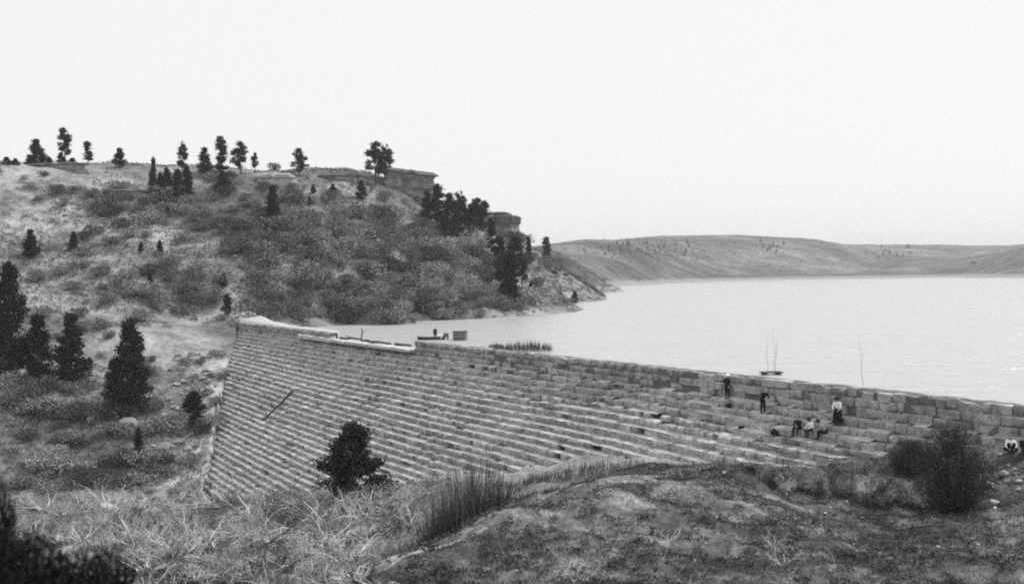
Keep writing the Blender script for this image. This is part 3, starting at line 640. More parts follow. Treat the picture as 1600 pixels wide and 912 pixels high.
for k in range(46):                                         # trees on the distant hills
    if k < 26: px = rr.uniform(930, 1080); py = np.interp(px, [930, 1080], [388, 384]) + rr.uniform(-6, 16)
    elif k < 34: px = rr.uniform(1180, 1240); py = rr.uniform(378, 396)
    elif k < 44: px = rr.uniform(1365, 1440); py = rr.uniform(386, 404)
    else: px, py = (1523, 414) if k == 44 else (1519, 412)
    pine_tree(px, py, rr.uniform(4, 8), 4.5, 'round', 'tiny dark tree on the slope of the distant mesa' if k < 44 else 'dark tree standing alone by the distant beach', 'trees on the distant mesa' if k < 44 else 'trees by the distant beach', 900, 4000)

# ------------------------------------------------------------------ scrub on the hillside and in the canyon
def scrub(seed, dense, mat):
    """a rounded mound of fine twigs, made of several lumps"""
    rr_ = np.random.default_rng(seed); st = MB(); pts, dirs = [], []
    for b in range(9):
        a = rr_.uniform(0, 6.28); tl = rr_.random() ** .5 * .55; c = np.array([math.cos(a) * tl, math.sin(a) * tl, (.62 - .45 * tl) * rr_.uniform(.6, 1.0)])
        st.tube([(0.2 * c[0], .2 * c[1], -.08), c * .55 + rr_.normal(0, .03, 3), c], [.022, .014, .006], 4, False)
        d = rr_.normal(0, 1, (dense, 3)); d /= np.linalg.norm(d, axis=1, keepdims=True); r = rr_.uniform(.35, 1.0, dense)[:, None] ** .6 * np.array([.30, .30, .30])
        p_ = c[None] + d * r; p_[:, 2] = np.abs(p_[:, 2]); pts.append(p_); dirs.append(d * .7 + rr_.normal(0, .5, (dense, 3)) + np.array([0, 0, .35]))
    pts, dirs = np.concatenate(pts), np.concatenate(dirs); V_, Fc = cards(pts, dirs, rr_.uniform(.06, .13, len(pts)), rr_.uniform(.028, .06, len(pts)), rr_)
    return st.mesh('stem', M['scrub_stem']), mesh_np('foliage', V_, Fc, mat)
M['scrub_pale'] = mat_flat('pale_scrub_twigs', .27, .3, 2, island=.4, objrand=.3)
M['scrub_mid'] = mat_flat('mid_grey_scrub_twigs', .20, .3, 2, island=.4, objrand=.4)
SC = [scrub(k, 120, M[('scrub', 'scrub', 'scrub', 'scrub_mid', 'scrub_mid', 'scrub_pale', 'scrub_pale')[k]]) for k in range(7)]
def shrub(px, py, hpx, wf, label, group, mat=None, D0=60, D1=520, name='scrub_oak'):
    p = hit(px, py, D0, D1)
    if p.z < WATER + .15 and p.y > 200: return
    h = hpx * p.y / FPX; root = empty(name, (p.x, p.y, p.z - .03 * h), random.uniform(0, 6.28), (h * wf, h * wf, h)); tag(root, label, 'shrub', group)
    s_, f_ = random.choice(SC); link('stem', s_, parent=root); link('foliage', f_, parent=root)
placed = []
for cx_, cy_, sx, sy, n_, hm_, lab in ((500, 385, 95, 38, 54, 34, 'grey scrub oak in the wide dark belt across the middle of the hill'), (240, 335, 95, 26, 36, 26, 'grey scrub oak in the band below the dark evergreen clump'),
        (690, 425, 85, 45, 58, 34, 'grey scrub oak on the slope below the capped rock'), (500, 468, 70, 25, 28, 34, 'large grey scrub oak low on the hill above the dam crest'), (290, 450, 50, 22, 16, 30, 'grey scrub oak on the slope left above the sandy path'),
        (610, 470, 60, 24, 22, 28, 'grey scrub oak just above the water right of the dam end'), (170, 430, 110, 30, 20, 22, 'low grey scrub on the pale lower left hillside'), (420, 325, 120, 22, 18, 20, 'small grey scrub high on the hill under the rim'),
        (760, 470, 45, 20, 20, 26, 'dark scrub around the foot of the shore pines'), (60, 300, 60, 40, 12, 18, 'small grey scrub at the upper left of the hill'), (880, 425, 50, 14, 10, 9, 'tiny dark scrub on the ridge right of the shore pines'), (330, 290, 60, 14, 12, 18, 'small scrub along the rim beside the evergreen clump')):
    for k in range(n_):
        for _ in range(12):                                  # keep the bushes apart so that each reads by itself
            sx_, sy_ = cx_ + rr.gauss(0, sx * .62), cy_ + rr.gauss(0, sy * .7)
            if all(abs(sx_ - a_) > hm_ * .62 or abs(sy_ - b_) > hm_ * .34 for a_, b_ in placed): break
        placed.append((sx_, sy_)); shrub(sx_, sy_, hm_ * rr.uniform(.55, 1.15), rr.uniform(.95, 1.6), lab, lab[:40], D0=195)
    for k in range(0):
        shrub(cx_ + rr.gauss(0, sx * .55), cy_ + rr.gauss(0, sy * .6), hm_ * rr.uniform(.55, 1.2), rr.uniform(.95, 1.7), lab, lab[:40], D0=195)
for k in range(70):
    px = rr.uniform(0, 340); shrub(px, rr.uniform(600, 770), rr.uniform(14, 36), rr.uniform(1.0, 1.9), 'low grey brush on the canyon slope left of the dam', 'canyon brush', name='brush_clump')
for k in range(30):
    shrub(rr.uniform(0, 350), rr.uniform(480, 600), rr.uniform(10, 24), rr.uniform(1.0, 1.8), 'low grey bush on the slope between the pines and the dam end', 'brush by the dam end', name='brush_clump')
# brush too small and dense to tell apart
def brush_mass(name, spots, label, mat, nc=60, seed=1, wk=1.0):
    rr_ = np.random.default_rng(seed); pts, dirs, ln = [], [], []
    for p, h in spots:
        d = rr_.normal(0, 1, (nc, 3)); d /= np.linalg.norm(d, axis=1, keepdims=True); d[:, 2] = np.abs(d[:, 2])
        pts.append(np.array(p)[None] + d * rr_.uniform(.4, 1, (nc, 1)) * np.array([.8, .8, .7]) * h); dirs.append(d + rr_.normal(0, .5, (nc, 3))); ln.append(np.full(nc, h))
    pts, dirs, ln = np.concatenate(pts), np.concatenate(dirs), np.concatenate(ln); V_, Fc = cards(pts, dirs, ln * rr_.uniform(.2, .4, len(ln)), ln * rr_.uniform(.06, .12, len(ln)) * wk, rr_)
    tag(link(name, mesh_np(name, V_, Fc, mat)), label, 'brush', None, 'stuff')
def spots(fn, n, h0, h1, D0, D1, zmin=-.9):
    out = []
    for _ in range(n):
        px, py = fn(); p = hit(px, py, D0, D1)
        if p.z > zmin or p.y < 190: out.append((p, rr.uniform(h0, h1) * p.y / FPX))
    return out
brush_mass('hillside_brush', spots(lambda: (rr.uniform(0, 760), rr.uniform(285, 490)), 1100, 3, 9, 195, 480), 'small low brush and undergrowth all over the far hillside', M['scrub'], 40, 2, 1.8)
brush_mass('hillside_tussocks', spots(lambda: (rr.uniform(0, 760), rr.uniform(285, 490)), 700, 2, 6, 195, 480), 'pale tussocks all over the far hillside', M['scrub_pale'], 40, 3, 1.8)
brush_mass('canyon_underbrush', spots(lambda: (rr.uniform(0, 380), rr.uniform(500, 800)), 800, 4, 11, 60, 260), 'low tangled underbrush on the canyon slope left of the dam', M['scrub'], 44, 4, 1.8)
brush_mass('canyon_tussocks', spots(lambda: (rr.uniform(0, 600), rr.uniform(520, 910)), 700, 4, 10, 45, 260), 'pale tussocks on the canyon slope', M['scrub_pale'], 44, 5, 1.6)
brush_mass('ridge_brush', spots(lambda: (rr.uniform(815, 985), rr.uniform(385, 480)), 650, 3, 7, 285, 900), 'dark low scrub on the ridge and point right of the shore pines', M['scrub'], 40, 7, 2.0)
brush_mass('distant_scrub', spots(lambda: (lambda x: (x, np.interp(x, [930, 1000, 1090], [386, 389, 400]) + rr.gauss(2, 8)))(rr.gauss(1015, 45)), 460, 1.2, 3.2, 900, 4000, 4) + spots(lambda: (rr.uniform(860, 1600), rr.uniform(384, 424)), 420, .8, 2.4, 600, 4000, 4), 'dark scrub covering the slopes of the distant mesa', M['bush'], 40, 6, 3.0)

# ------------------------------------------------------------------ bare bleached brush in the foreground
def bare(seed, n_main=7, up=.9, crook=.28):
    rr_ = random.Random(seed); mb = MB()
    def grow(p, d, L_, r, lvl):
        pts, rad = [p], [r]
        for k in range(4):
            d = (d + Vector([rr_.gauss(0, crook) for _ in range(3)])).normalized(); p = p + d * L_ / 4
            if p.z < .02: p.z = .02
            pts.append(p); rad.append(r * (1 - .19 * (k + 1)))
        mb.tube(pts, rad, 4 if lvl < 2 else 3, False)
        if lvl < 3:
            for k in range(rr_.choice((2, 3, 3)) if lvl else 4):
                i = rr_.randint(1, 4); nd = (d + Vector([rr_.gauss(0, .75) for _ in range(3)])).normalized(); grow(pts[i], nd, L_ * rr_.uniform(.42, .7), rad[i] * .7, lvl + 1)
    for k in range(n_main):
        a = rr_.uniform(0, 6.28); e = rr_.uniform(.2, 1.0)
        grow(Vector((math.cos(a) * .06, math.sin(a) * .06, -.02)), Vector((math.cos(a) * (1.2 - up * .5), math.sin(a) * (1.2 - up * .5), e * up)).normalized(), rr_.uniform(.4, .62), .0185, 0)
    return mb.mesh('branches', M['dead'])
BR = [bare(k) for k in range(6)]
BRD = []
for b in BR[:3]:
    c = b.copy(); c.materials.clear(); c.materials.append(M['dead_dark']); BRD.append(c)
def bare_shrub(px, py, hpx, wf, label, group, dark=False, D0=30, D1=200):
    p = hit(px, py, D0, D1); h = hpx * p.y / FPX
    o = link('bare_shrub', random.choice(BRD if dark else BR), loc=(p.x, p.y, p.z)); o.scale = (h * wf, h * wf, h); o.rotation_euler = (0, 0, random.uniform(0, 6.28)); tag(o, label, 'shrub', group)
for k in range(120):
    px = rr.uniform(170, 620); py = rr.uniform(790, 925) if px > 330 else rr.uniform(820, 925)
    bare_shrub(px, py, rr.uniform(45, 100), rr.uniform(.9, 1.5), 'tangled bleached bare shrub in the canyon below the dam', 'bleached brush', rr.random() < .4)
for k in range(26): bare_shrub(rr.uniform(10, 200), rr.uniform(765, 860), rr.uniform(35, 70), rr.uniform(.9, 1.5), 'pale bare brush at the lower left beside the boulder', 'pale brush lower left')
for k in range(10): bare_shrub(rr.uniform(330, 660), rr.uniform(765, 800), rr.uniform(30, 55), rr.uniform(.9, 1.4), 'thin bare brush at the foot of the stepped face', 'brush at the dam foot', rr.random() < .6)
bare_shrub(335, 770, 75, .5, 'dark bare sapling at the lower left corner of the stepped face', None, True)
bare_shrub(425, 800, 62, 1.0, 'dark twiggy bush left of the black pine', None, True)
for px, py, h in ((400, 905, 150), (565, 912, 110)): bare_shrub(px, py, h, .8, 'dark leaning bare branch bush %s of the bottom edge' % ('left of the middle' if px < 500 else 'near the middle'), None, True)
for k in range(20): bare_shrub(rr.uniform(1060, 1590), rr.uniform(830, 930), rr.uniform(16, 34), rr.uniform(.8, 1.3), 'wispy bare weed on the near side of the knoll', 'wispy knoll weeds', rr.random() < .65)

for k in range(26): bare_shrub(rr.uniform(330, 660), rr.uniform(790, 850), rr.uniform(60, 105), rr.uniform(.7, 1.0), 'tall dark bare shrub overlapping the foot of the dam', 'dark shrubs before the dam foot', rr.random() < .7)
for k in range(44): bare_shrub(rr.uniform(900, 1340), rr.uniform(800, 930), rr.uniform(26, 60), rr.uniform(.8, 1.3), 'dark twiggy bare shrub on the lower middle of the knoll', 'twiggy knoll shrubs', rr.random() < .75)
# big dark bush on the knoll
def twig_bush(seed, n, lean=.0, fine=26):
    rr_ = np.random.default_rng(seed); st = MB(); pts, dirs = [], []
    for b in range(n):
        a = rr_.uniform(0, 6.28); tl = rr_.random() ** .6; lob = .86 + .14 * math.sin(a * 3 + seed) + .1 * math.sin(a * 7); e = np.array([math.cos(a) * tl * .64 * lob, math.sin(a) * tl * .64 * lob, (1 - .62 * tl ** 2) * rr_.uniform(.66, 1.0)])
        b0 = np.array([math.cos(a) * .12 * rr_.random(), math.sin(a) * .12 * rr_.random(), -.03]); m_ = b0 * .4 + e * .55 + np.array([e[0] * .25, e[1] * .25, -.05]) + rr_.normal(0, .02, 3)
        st.tube([b0, m_, e], [.010, .006, .002], 3, False)
        tt = rr_.uniform(.12, 1.05, fine)[:, None]; c_ = b0[None] * (1 - tt) ** 2 + 2 * m_[None] * tt * (1 - tt) + e[None] * tt ** 2 + rr_.normal(0, .035, (fine, 3)); pts.append(c_); dirs.append((e - b0)[None] + rr_.normal(0, .45, (fine, 3)))
    pts, dirs = np.concatenate(pts), np.concatenate(dirs); V_, Fc = cards(pts, dirs, rr_.uniform(.03, .08, len(pts)), rr_.uniform(.004, .009, len(pts)), rr_)
    return st.mesh('stem', M['scrub_stem']), mesh_np('foliage', V_, Fc, M['bush'])
TB = twig_bush(1, 130, 0, 10); TB2 = twig_bush(2, 130, 0, 10)
def fuzz(seed, n=17000):
    g = np.random.default_rng(seed); d = g.normal(0, 1, (n, 3)); d /= np.linalg.norm(d, axis=1, keepdims=True); d[:, 2] = np.where(d[:, 2] < -.85, -d[:, 2], d[:, 2])
    lob = .84 + .22 * fbm(np.arctan2(d[:, 1], d[:, 0]) * 1.6 + seed, d[:, 2] * 2.2, 3, seed); r = g.uniform(.12, 1.0, n) ** .55 * lob * g.uniform(.85, 1.08, n)
    p = np.stack([d[:, 0] * r * .66, d[:, 1] * r * .66, .44 + d[:, 2] * r * .55], 1); p[:, 2] = np.abs(p[:, 2])
    return mesh_np('foliage', *cards(p, d * .9 + np.array([0, 0, .45]) + g.normal(0, .5, (n, 3)), g.uniform(.03, .075, n), g.uniform(.003, .008, n), g), M['bush'])
TB, TB2 = (TB[0], fuzz(1)), (TB2[0], fuzz(2))
def bush(px, py, hpx, wpx, label, tb, D0=20, D1=300, loc=None):
    p = loc or hit(px, py, D0, D1); h = hpx * p.y / FPX; w_ = wpx * p.y / FPX / 1.25
    root = empty('bush', p, random.uniform(0, 6), (w_, w_, h)); tag(root, label, 'bush'); link('stem', tb[0], parent=root); link('foliage', tb[1], parent=root)
bush(1488, 800, 146, 134, 'big round dark bush standing on the knoll in front of the dam', TB)
bush(1425, 738, 56, 90, 'low dark bush against the left side of the big round bush', TB2)
dk_ = np.random.default_rng(9).normal(0, 1, (7000, 3)); dk_ /= np.linalg.norm(dk_, axis=1, keepdims=True); dk_[:, 2] = np.abs(dk_[:, 2])
DK = mesh_np('foliage', *cards(dk_ * np.random.default_rng(8).uniform(.35, 1, (7000, 1)) ** .5 * np.array([.55, .55, .98]), dk_ + np.random.default_rng(7).normal(0, .5, (7000, 3)), .09, .02, np.random.default_rng(6)), M['needle'])
for px, D, h, w_, lab in ((40, 13.5, 2.3, 1.5, 'dark out of focus bush in the lower left corner'), (150, 16.5, 2.2, 1.6, 'lower dark blurred bush right of the corner bush'), (-12, 15, 4.0, .9, 'dark blurred bush at the left edge above the corner')):
    v = at(px, 900, D); root = empty('bush', (v.x, v.y, hz(v.x, v.y) - .05), 1.0, (w_, w_, h)); tag(root, lab, 'bush')
    k_ = {40: 835, 150: 862, -12: 745}[px]; topz = at(px, k_, D).z; root.scale = (w_, w_, topz - root.location.z)
    link('stem', TB[0], parent=root); link('foliage', DK, parent=root)

# ------------------------------------------------------------------ reeds
def reeds(name, cx_, cy_, rx, ry, n, h, label, mat, lean=.12, base=None, seed=1, wid=.02):
    rr_ = np.random.default_rng(seed); a = rr_.uniform(0, 6.28, n); r = np.sqrt(rr_.random(n)); x = cx_ + rx * r * np.cos(a); y = cy_ + ry * r * np.sin(a)
    z = height(x, y) if base is None else np.full(n, base); hh = h * rr_.uniform(.45, 1.0, n) * (1 - .5 * r ** 3)
    d = np.stack([rr_.normal(0, lean, n), rr_.normal(0, lean, n), np.ones(n)], 1); pts = np.stack([x, y, z - .05], 1)
    V_, Fc = cards(pts, d, hh, np.full(n, wid), rr_)
    o = link(name, mesh_np(name, V_ - np.array([cx_, cy_, float(z.mean())]), Fc, mat), loc=(cx_, cy_, float(z.mean()))); tag(o, label, 'reeds', None, 'stuff'); return o
v = at(728, 700, 54); reeds('willow_whips', v.x, v.y, 2.0, 2.4, 460, 4.7, 'tall thin dark willow whips rising behind the left shoulder of the knoll', M['reed'], lean=.13, seed=3, wid=.03)
reeds('reed_clump', v.x - .1, v.y - .5, 2.2, 2.4, 1100, 2.5, 'dark dense reeds at the foot of the willow whips', M['weed'], lean=.3, seed=13, wid=.035)
v = at(650, 790, 56); reeds('reed_clump', v.x, v.y, 2.4, 2.4, 500, 2.2, 'thin dry reeds left of the tall willow whips', M['reed'], lean=.3, seed=4, wid=.025)
p = hit(900, 752, 30, 160); reeds('reed_clump', p.x, p.y + 2, 5.0, 2.5, 1200, 1.2, 'low brown grass strip between the knoll and the dam foot', M['reed'], seed=6, wid=.03)
for px, D, rx, n, h, lab in ((822, 136, 3.3, 700, 1.7, 'grey reed bed standing in the water beyond the dam crest'), (775, 142, 1.0, 260, 1.0, 'small low patch of reeds left of the main reed bed')):
    v = at(px, 545, D); reeds('reed_bed', v.x, v.y, rx, 2.0, n, h, lab, M['reed'], .06, WATER, seed=int(px), wid=.05)

# ------------------------------------------------------------------ dry grass
def grass(name, n, D0, D1, a0, a1, h0, h1, mat, label, wid, cond=None, seed=1, patch=.25, thr=.0, lean=.42):
    rr_ = np.random.default_rng(seed); D = np.sqrt(rr_.uniform(D0 * D0, D1 * D1, n)); a = np.radians(rr_.uniform(a0, a1, n)); x, y = D * np.sin(a), D * np.cos(a)
    k = fbm(x * patch, y * patch, 3, seed) + rr_.normal(0, .12, n) > thr
    if cond is not None: k &= cond(x, y)
    x, y = x[k], y[k]; n = len(x)
    x3 = np.repeat(x, 4) + rr_.normal(0, h1 * .35, n * 4); y3 = np.repeat(y, 4) + rr_.normal(0, h1 * .35, n * 4); z3 = gheight(x3, y3) - .02
    d = np.stack([rr_.normal(0, lean, n * 4), rr_.normal(0, lean, n * 4), np.ones(n * 4)], 1)
    V_, Fc = cards(np.stack([x3, y3, z3], 1), d, rr_.uniform(h0, h1, n * 4), np.full(n * 4, wid), rr_)
    o = link(name, mesh_np(name, V_, Fc, mat)); tag(o, label, 'grass', None, 'stuff')
def not_brow(x, y):
    return not_dam(x, y) & (np.hypot(x - np.interp(y, [37.2, 46.6, 52.4, 58.2, 60.8], [-5.0, 1.0, 5.6, 11.2, 17.2]), 0) > 1.0)
def not_dam(x, y):
    q = (x - A0.x) * NX.x + (y - A0.y) * NX.y; t = (x - A0.x) * EX.x + (y - A0.y) * EX.y
    toe = np.interp(t, [a for a, b in TOE], [b for a, b in TOE]); return q > np.maximum(toe, 1) + 1.0
grass('dry_grass', 26000, 32, 68, -12, 30, .08, .30, M['grass'], 'short dry grass covering the knoll', .018, not_dam, 1, .35, -.02)
grass('dark_weeds', 42000, 32, 64, -9, 28, .06, .2, M['weed'], 'dark low weeds growing in patches over the knoll', .03, not_dam, 2, .45, .0, 1.0)
grass('canyon_grass', 15000, 60, 190, -30, -2, .3, .8, M['grass'], 'dry grass on the canyon slopes below the dam', .06, not_dam, 3, .08, -.12)
grass('canyon_weeds', 7000, 60, 190, -30, 2, .3, .9, M['weed'], 'dark undergrowth patches on the canyon slopes', .10, not_dam, 5, .08, .05, .9)
hillc = lambda x, y: (gheight(x, y) > 0) & (((x - A0.x) * NX.x + (y - A0.y) * NX.y < -3) | ((x - A0.x) * EX.x + (y - A0.y) * EX.y < -4))
grass('hillside_grass', 12000, 205, 345, -28, 3, .4, 1.0, M['grass'], 'tufts of dry bunch grass over the far hillside', .14, hillc, 7, .05, -.1)
grass('hillside_weeds', 9000, 205, 345, -28, 3, .4, .9, M['weed'], 'dark low undergrowth over the far hillside', .16, hillc, 8, .05, .05, 1.2)

kn = [hit(rr.uniform(640, 1600), rr.uniform(735, 925), 30, 70) for _ in range(1100)]
brush_mass('knoll_scrub', [(p, rr.uniform(.10, .34)) for p in kn[:650]], 'low dark twiggy scrub scattered over the knoll', M['bush'], 46, 11, 1.8)
brush_mass('knoll_tussocks', [(p, rr.uniform(.08, .26)) for p in kn[650:]], 'pale dry tussocks scattered over the knoll', M['scrub_pale'], 40, 12, 1.6)
tw = []
for _ in range(1700):
    i = random.randrange(1, 30) if random.random() < .6 else random.randrange(1, 9); t = random.uniform(tl_(RZ[i]) + 1 if random.random() < .6 else 100, tr_(RZ[i]) - 6); x, y = tq(t, row_q(i) - (TR * random.uniform(.5, .95) if i >= WALL else 0)); tw.append(((x, y, -RZ[i] + sag(t, RZ[i]) + .05), random.uniform(.08, .24)))
brush_mass('joint_weeds', tw, 'small weeds growing in the joints of the dam steps', M['scrub'], 26, 13)
bank = []  # dark brush added to give the cut bank its shade
for k in range(150):
    x = rr.uniform(11.5, 23); e = 57.2 + .8 * math.sin(x * .9) + .35 * math.sin(x * 2.7 + 1); y = e - rr.uniform(-.25, .9) ; bank.append(((x, y, hz(x, y)), rr.uniform(.2, .5)))
brush_mass('bank_shade_brush', bank, 'dark brush added as shade along the small cut bank on the knoll', M['needle'], 50, 9)
# ------------------------------------------------------------------ people
def capsule_mesh(caps, voxel, name, mat, extra=None):
    mb = MB(); R3 = 10
    for p0, r0_, p1, r1_ in caps:
        p0, p1 = Vector(p0), Vector(p1); d = p1 - p0; L_ = d.length; d = d / L_ if L_ > 1e-6 else Vector((0, 0, 1))
        pts, rad = [], []
        for k in (-.98, -.7, -.35, 0): pts.append(p0 + d * r0_ * k); rad.append(r0_ * math.sqrt(max(0.02, 1 - k * k)))
        for k in (0, .35, .7, .98): pts.append(p1 + d * r1_ * k + d * 1e-4); rad.append(r1_ * math.sqrt(max(0.02, 1 - k * k)))
        mb.tube(pts, rad, R3)
    me = mb.mesh(name); o = bpy.data.objects.new('tmp', me); col.objects.link(o)
    md = o.modifiers.new('r', 'REMESH'); md.mode = 'VOXEL'; md.voxel_size = voxel; md.use_smooth_shade = True
    sm = o.modifiers.new('s', 'SMOOTH'); sm.factor = .5; sm.iterations = 2
    dg = bpy.context.evaluated_depsgraph_get(); ev = o.evaluated_get(dg); out = bpy.data.meshes.new_from_object(ev); bpy.data.objects.remove(o); out.name = name
    if extra:
        bm = bmesh.new(); bm.from_mesh(out); tmp = extra.mesh('x', None, True); bm.from_mesh(tmp); bm.to_mesh(out); bm.free()
    out.materials.clear(); out.materials.append(mat)
    for p in out.polygons: p.use_smooth = True
    return out
def person(loc, face_, label, J, top='cloth_dark', bottom='cloth_dark', hat=None, skirt=False, hair='hair', scale=1.0, look=(0, 1, 0), group=None):
    """J: joints in metres, figure faces +Y, feet (or seat) given by the pose"""
    root = empty('person', loc, face_, scale); tag(root, label, 'person', group)
    J = {k: Vector(v) for k, v in J.items()}; pel, chest, neck, head = J['pelvis'], J['chest'], J['neck'], J['head']
    caps = [(pel, .135, pel.lerp(chest, .5), .12), (pel.lerp(chest, .5), .12, chest, .14), (chest, .13, neck, .06), (neck, .055, head, .06), (head + Vector((0, -.01, .03)), .095, head + Vector((0, .015, -.04)), .075),
            (head + Vector((0, .095, -.005)), .014, head + Vector((0, .10, -.03)), .018)]
    shirt, trou, fingers = [(pel, .165, pel.lerp(chest, .5), .155), (pel.lerp(chest, .5), .155, chest, .165), (chest, .16, neck - Vector((0, 0, .05)), .085)], [(pel, .165, pel + Vector((0, 0, .08)), .16)], MB()
    for s in ('l', 'r'):
        sg = -1 if s == 'l' else 1
        sh, el, wr, hp, kn, an, toe = (J[k + s] for k in ('sh', 'el', 'wr', 'hp', 'kn', 'an', 'toe'))
        hd = (wr - el).normalized(); palm = wr + hd * .08
        caps += [(sh, .055, el, .042), (el, .04, wr, .028), (wr, .026, palm, .036), (hp, .085, kn, .058), (kn, .056, an, .038), (an, .045, toe, .035), (chest, .11, sh, .06), (pel, .12, hp, .09),
                 (head + Vector((sg * .085, 0, 0)), .016, head + Vector((sg * .09, -.01, .03)), .014)]
        shirt += [(sh, .075, el, .058), (el, .056, wr, .04), (chest, .13, sh, .075)]
        trou += [(hp, .105, kn, .08), (kn, .078, an + Vector((0, 0, .03)), .058), (pel, .15, hp, .11)]
        side = hd.cross(Vector((0, 1, 0.2))).normalized()
        for k, ln_ in enumerate((.070, .080, .075, .058)):
            b = palm + side * (k - 1.5) * .019 + hd * .02; c = hd.cross(side).normalized() * (.02 if s == 'l' else -.02)
            fingers.tube([b, b + hd * ln_ * .5, b + hd * ln_ + c], [.009, .0085, .006], 6)
        b = wr + hd * .03 - side * .03; fingers.tube([b, b - side * .025 + hd * .03, b - side * .03 + hd * .065], [.011, .0095, .007], 6)
    link('body', capsule_mesh(caps, .02, 'body', M['skin'], fingers), parent=root)
    link('shirt', capsule_mesh(shirt, .024, 'shirt', M[top]), parent=root)
    if skirt:
        ank = (J['anl'] + J['anr']) / 2; kn = (J['knl'] + J['knr']) / 2; mb = MB()
        path = [pel + Vector((0, 0, .12)), pel, pel.lerp(kn, .5), kn, kn.lerp(ank, .75)]
        mb.tube(path, [.165, .20, .235, .26, .30], 20, False)
        mb.v = [(x * 1.1, y, z) for x, y, z in mb.v]; me = mb.mesh('skirt', M[bottom], True); link('skirt', me, parent=root)
    else: link('trousers', capsule_mesh(trou, .024, 'trousers', M[bottom]), parent=root)
    sh_ = MB()
    for s in ('l', 'r'): sh_.tube([J['an' + s] + Vector((0, -.03, -.03)), J['an' + s].lerp(J['toe' + s], .5), J['toe' + s] + Vector((0, .03, 0))], [.05, .052, .03], 8)
    link('shoes', sh_.mesh('shoes', M['cloth_dark'], True), parent=root)
    hr = MB(); hr.tube([head + Vector((0, -.03, -.05)), head + Vector((0, -.035, .02)), head + Vector((0, -.02, .09)), head + Vector((0, -.01, .13))], [.085, .102, .092, .03], 12); link('hair', hr.mesh('hair', M[hair], True), parent=root)
    ey = MB()
    for sg in (-1, 1): ey.tube([head + Vector((sg * .034, .078, .012)), head + Vector((sg * .034, .094, .012))], [.013, .009], 6)
    link('eyes', ey.mesh('eyes', M['hair']), parent=root)
    if hat:
        h_ = MB(); t0 = head + Vector((0, 0, .055)); h_.tube([t0, t0 + Vector((0, .005, .02)), t0 + Vector((0, 0, .024)), t0 + Vector((0, 0, .11)), t0 + Vector((0, 0, .14))], [.205, .21, .118, .112, .06], 18); link('hat', h_.mesh('hat', M[hat], True), parent=root)
    return root
def stand(bend=0.0, arm=0.0):
    f = lambda z, y=0: (0, y + bend * max(0, z - .95) * .9, z - bend * max(0, z - .95) * .18)
    J = dict(pelvis=(0, 0, .95), chest=f(1.30), neck=f(1.47), head=f(1.60, .02))
    for s, g in (('l', -1), ('r', 1)):
        c = f(1.40); J['sh' + s] = (g * .19, c[1], c[2]); J['el' + s] = (g * .25, c[1] + .02 + arm * .15, c[2] - .28); J['wr' + s] = (g * (.24 - .1 * arm), c[1] + .06 + arm * .28, c[2] - .52 + arm * .22)
        J['hp' + s] = (g * .10, 0, .90); J['kn' + s] = (g * .11, .03, .49); J['an' + s] = (g * .12, -.01, .08); J['toe' + s] = (g * .15, .15, .04)
    return J
def sit(lean=.15, knee=.02, arm=.5, drop=.42):
    J = dict(pelvis=(0, 0, .13), chest=(0, lean * .9, .47), neck=(0, lean * 1.3 + .01, .63), head=(0, lean * 1.5 + .03, .76))
    for s, g in (('l', -1), ('r', 1)):
        J['sh' + s] = (g * .19, lean * 1.1, .56); J['el' + s] = (g * .25, lean + .14, .32); J['wr' + s] = (g * .15, lean + .34, .25)
        J['hp' + s] = (g * .10, .04, .12); J['kn' + s] = (g * .13, .45, .16 + knee); J['an' + s] = (g * .12, .47, .14 - drop + .02); J['toe' + s] = (g * .14, .62, .10 - drop)
    return J
def on_dam(px, i, out=.25):
    """a place on the tread of course i straight under picture column px"""
    lo, hi = 60, 196
    for _ in range(40):
        m_ = (lo + hi) / 2; x, y = tq(m_, row_q(i) - out)
        if proj((x, y, -RZ[i]))[0] < px: lo = m_
        else: hi = m_
    x, y = tq(lo, row_q(i) - out); return Vector((x, y, -RZ[i] + sag(lo, RZ[i]) + .01))
def course_at(px, py):
    return min(range(WALL, NROW), key=lambda i: abs(proj(on_dam(px, i))[1] - py))
down = math.atan2(NX.y, NX.x) - PI / 2                      # facing downstream
for px, py, kw in ((1309, 658, dict(lab='standing person in white blouse, long dark skirt and dark hat on the dam steps', J=stand(.15, .6), top='cloth_white', skirt=True, hat='cloth_dark', f=down + .5)),
                   (1137, 622, dict(lab='standing person in white hat and dark clothes near the top of the dam', J=stand(0, .2), hat='cloth_white', f=down + .2)),
                   (1192, 642, dict(lab='person in dark clothes leaning by the top wall of the dam', J=stand(.55, .8), top='cloth_dark', f=down + 1.4))):
    i = course_at(px, py); person(on_dam(px, i, .28), kw['f'], kw['lab'], kw['J'], kw.get('top', 'cloth_dark'), 'cloth_dark', kw.get('hat'), kw.get('skirt', False), scale=1.02)
for px, py, lab, kw in ((1249, 697, 'dark dressed person sitting at the left of the group on the dam steps', dict(J=sit(.12), f=down + .3)), (1270, 697, 'person in white shirt sitting in the middle of the group on the steps', dict(J=sit(.16), top='cloth_white', f=down - .1, hat='cloth_dark')),
                        (1290, 699, 'person leaning back in a light top at the right of the seated group', dict(J=sit(.30), top='cloth_grey', f=down - .5, hat='cloth_dark'))):
    i = course_at(1270, 697); p = on_dam(px, i - 1, .22); person(p, kw['f'], lab, kw['J'], kw.get('top', 'cloth_dark'), 'cloth_dark', kw.get('hat'))
